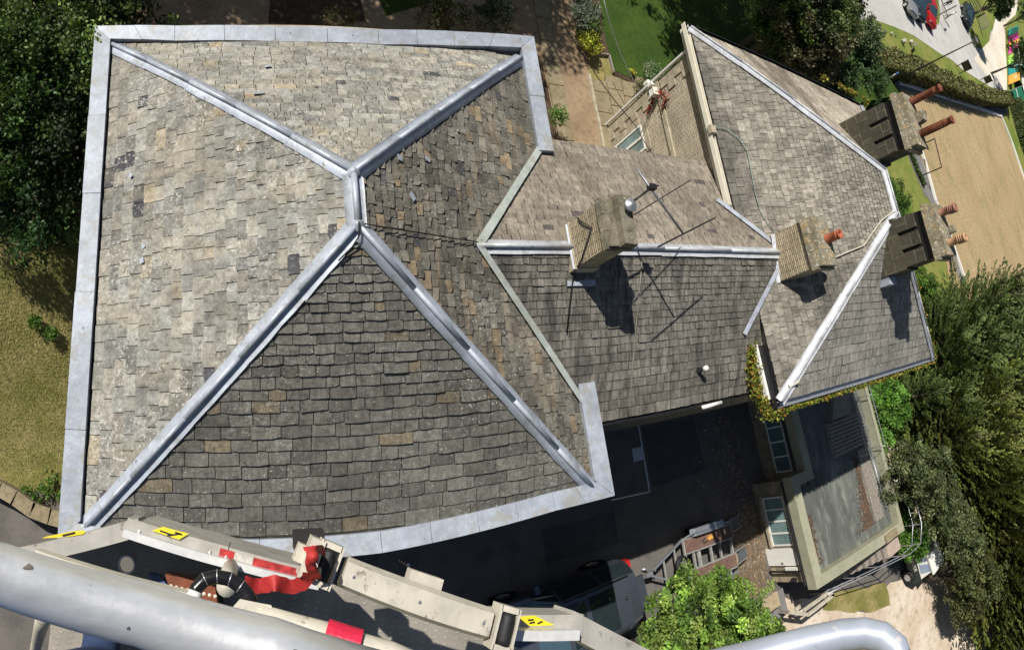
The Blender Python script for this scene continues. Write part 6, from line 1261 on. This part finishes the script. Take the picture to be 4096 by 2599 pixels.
# striped control hose
hp=[PD(x,y,.80) for x,y in ((772,2400),(786,2352),(820,2318),(868,2306),(920,2316),(962,2345),(992,2380),(1010,2412))]
hs=thing('control_hose','black ribbed hose with pale stripes looping over the basket rail','hose',tuple(hp[0])); ho=Vector(hp[0])
mb=MB(); mb.tube([p-ho for p in hp],.0082,16); mb.build('hose',plain('glossy_black',(.012,.012,.014),.25,bump=0),hs,True); mb=MB()
mb.tube([hp[0]-ho+V(0,0,0),(hp[0].lerp(hp[1],.75))-ho],.0086,14); mb.build('end_sleeve',M['white'],hs,True)
for i in range(2,6): 
    c=hp[i]; d_=(hp[min(i+1,7)]-hp[i-1]).normalized(); mb=MB(); mb.tube([c-d_*.0007-ho,c+d_*.0007-ho],.0083,14); mb.build('stripe',M['galv'],hs,True)
# red ratchet strap tied to the gate bar
def ribbon(pts,w_,m,par,nm,up=(0,0,1),tw=None):
    pts=[Vector(p) for p in pts]; n=len(pts); mb=MB(); L=[];R_=[]
    tw=[Vector(x) for x in (tw or [up]*(n-1))]; tw.append(tw[-1])
    for i in range(n-1):
        p0,p1,p2,p3=pts[max(i-1,0)],pts[i],pts[i+1],pts[min(i+2,n-1)]
        for k in range(8):
            t_=k/8; q=.5*((2*p1)+(p2-p0)*t_+(2*p0-5*p1+4*p2-p3)*t_*t_+(3*p1-p0-3*p2+p3)*t_**3); u_=(tw[i]*(1-t_)+tw[i+1]*t_).normalized(); L.append((q,u_))
    L.append((pts[-1],tw[-1].normalized())); vs=[]
    for j,(q,u_) in enumerate(L):
        d=(L[min(j+1,len(L)-1)][0]-L[max(j-1,0)][0]).normalized(); s_2=d.cross(u_).normalized()*w_/2*(1+.06*math.sin(j*1.3)); vs+=[q-s_2,q+u_*.0015*math.sin(j*.9),q+s_2]
    fs=[]
    for j in range(len(L)-1):
        for k in range(2): a_=j*3+k; fs.append([a_,a_+1,a_+4,a_+3])
    mb.add(vs,fs); return mb.build(nm,m,par,True)
st=thing('red_strap','crumpled red webbing strap knotted over the gate bar latch and trailing into the basket','strap',tuple(D(1240,2230,1.1))); so_=Vector(st.location)
pp=[D(x,y,z) for x,y,z in ((980,2336,1.12),(1040,2344,1.14),(1100,2331,1.12),(1160,2346,1.14),(1215,2329,1.12),(1240,2290,1.10))]
ribbon([p-so_ for p in pp],.025,M['red'],st,'webbing',tw=[(0,.35,1),(0,-.2,1),(.1,.4,1),(0,-.3,1),(.3,.2,1)])
pp=[D(x,y,z) for x,y,z in ((1232,2185,1.10),(1250,2215,1.08),(1240,2250,1.07),(1252,2285,1.08),(1268,2318,1.10))]; ribbon([p-so_ for p in pp],.018,M['red'],st,'webbing',tw=[(.3,0,1),(-.3,0,1),(.4,0,1),(-.2,0,1)])
pp=[D(x,y,z) for x,y,z in ((1300,2205,1.09),(1270,2195,1.06),(1248,2225,1.05),(1262,2255,1.06))]; ribbon([p-so_ for p in pp],.014,M['red'],st,'webbing',tw=[(0,.4,1),(0,-.3,1),(0,.2,1)])
mb=MB(); mb.lathe([(0,-.012),(.009,-.008),(.011,0),(.009,.01),(0,.014)],D(1250,2225,1.05)-so_,n=10); mb.build('knot',M['red'],st,True)
# tool pouch, blue rag on the deck
q=[D(x,y,1.45) for x,y in ((660,2298),(780,2315),(860,2345),(870,2420),(700,2420))]; tp=thing('tool_pouch','tan leather tool pouch with a stitched edge lying on the deck behind the tube','pouch',tuple(q[0])); o=Vector(q[0])
mb=MB(); mb.prism([((p-o).x,(p-o).y) for p in q],-.05,.0); mb.build('pouch_body',plain('tan_leather',(.22,.065,.03),.6,sc=20),tp); mb=MB()
for k in range(9): c=q[0].lerp(q[2],.05+k*.11)+(q[4]-q[0])*.35-o; mb.lathe([(.004,0),(0,.002)],c+V(0,0,.001),n=6)
mb.build('stitching',M['cream'],tp)
q=[D(x,y,1.5) for x,y in ((598,2292),(640,2300),(670,2335),(650,2350),(610,2320))]; rg=MB(); rg.prism([(p.x,p.y) for p in q],CAMH-1.52,CAMH-1.49); o=rg.build('blue_rag',plain('blue_cloth',(.12,.18,.32),.9,bump=.4),None); tag(o,'scrap of blue cloth beside the tan pouch on the deck','rag')
# drain hole in the deck: one sees the ground through it
mb=MB(); c=D(507,2258,1.648); mb.lathe([(.019,0.0),(.019,.004),(.023,.004),(.023,0)],c,n=20); part(mb,'drain_ring',M['alu'])
# the operator: denim legs and boots, standing in the basket just behind the lens
def operator():
    names={'pelvis':((0,0,.98),.15),'chest':((0,-.03,1.28),.16),'neck':((0,-.05,1.50),.06),'head':((0,-.03,1.62),.09),'crown':((0,-.04,1.73),.08),
     'shl':((.20,-.03,1.42),.065),'ell':((.30,-.14,1.15),.045),'wrl':((.30,-.10,.92),.033),'hal':((.29,-.06,.84),.038),'shr':((-.20,-.03,1.42),.065),'elr':((-.30,-.14,1.16),.045),'wrr':((-.30,-.10,.92),.033),'har':((-.29,-.06,.84),.038),
     'hpl':((.10,0,.90),.105),'knl':((.12,.03,.50),.072),'anl':((.12,-.02,.10),.052),'tol':((.13,.16,.045),.045),'hpr':((-.10,0,.90),.105),'knr':((-.12,.03,.50),.072),'anr':((-.12,-.02,.10),.052),'tor':((-.13,.16,.045),.045)}
    return names
ps=person('person standing in the lift basket wearing dark blue jeans, only a leg in view',(-.24,-.43,CAMH-1.65),0,operator(),(.45,.28,.2),(.06,.10,.2),(.025,.045,.11),(.06,.04,.03),pants_short=False)
# chips in the near rail's finish
r=random.Random(3)
for (cx,cy,sx,sy) in ((112,2268,26,16),(118,2300,12,22),(352,2352,14,22),(330,2378,24,10),(1180,2600,10,5)):
    mb=MB(); q=[]
    for k in range(9): a_=k*2*math.pi/9; f_=r.uniform(.55,1.15); q.append(PD(cx+sx*f_*math.cos(a_),cy+sy*f_*math.sin(a_),.53-.0232+.0004*abs(math.sin(a_))*sy/22))
    mb.poly(q[::-1]); part(mb,'chipped_finish',plain('chip_brown',(.13,.11,.09),.7,var=.4,sc=80,bump=0))
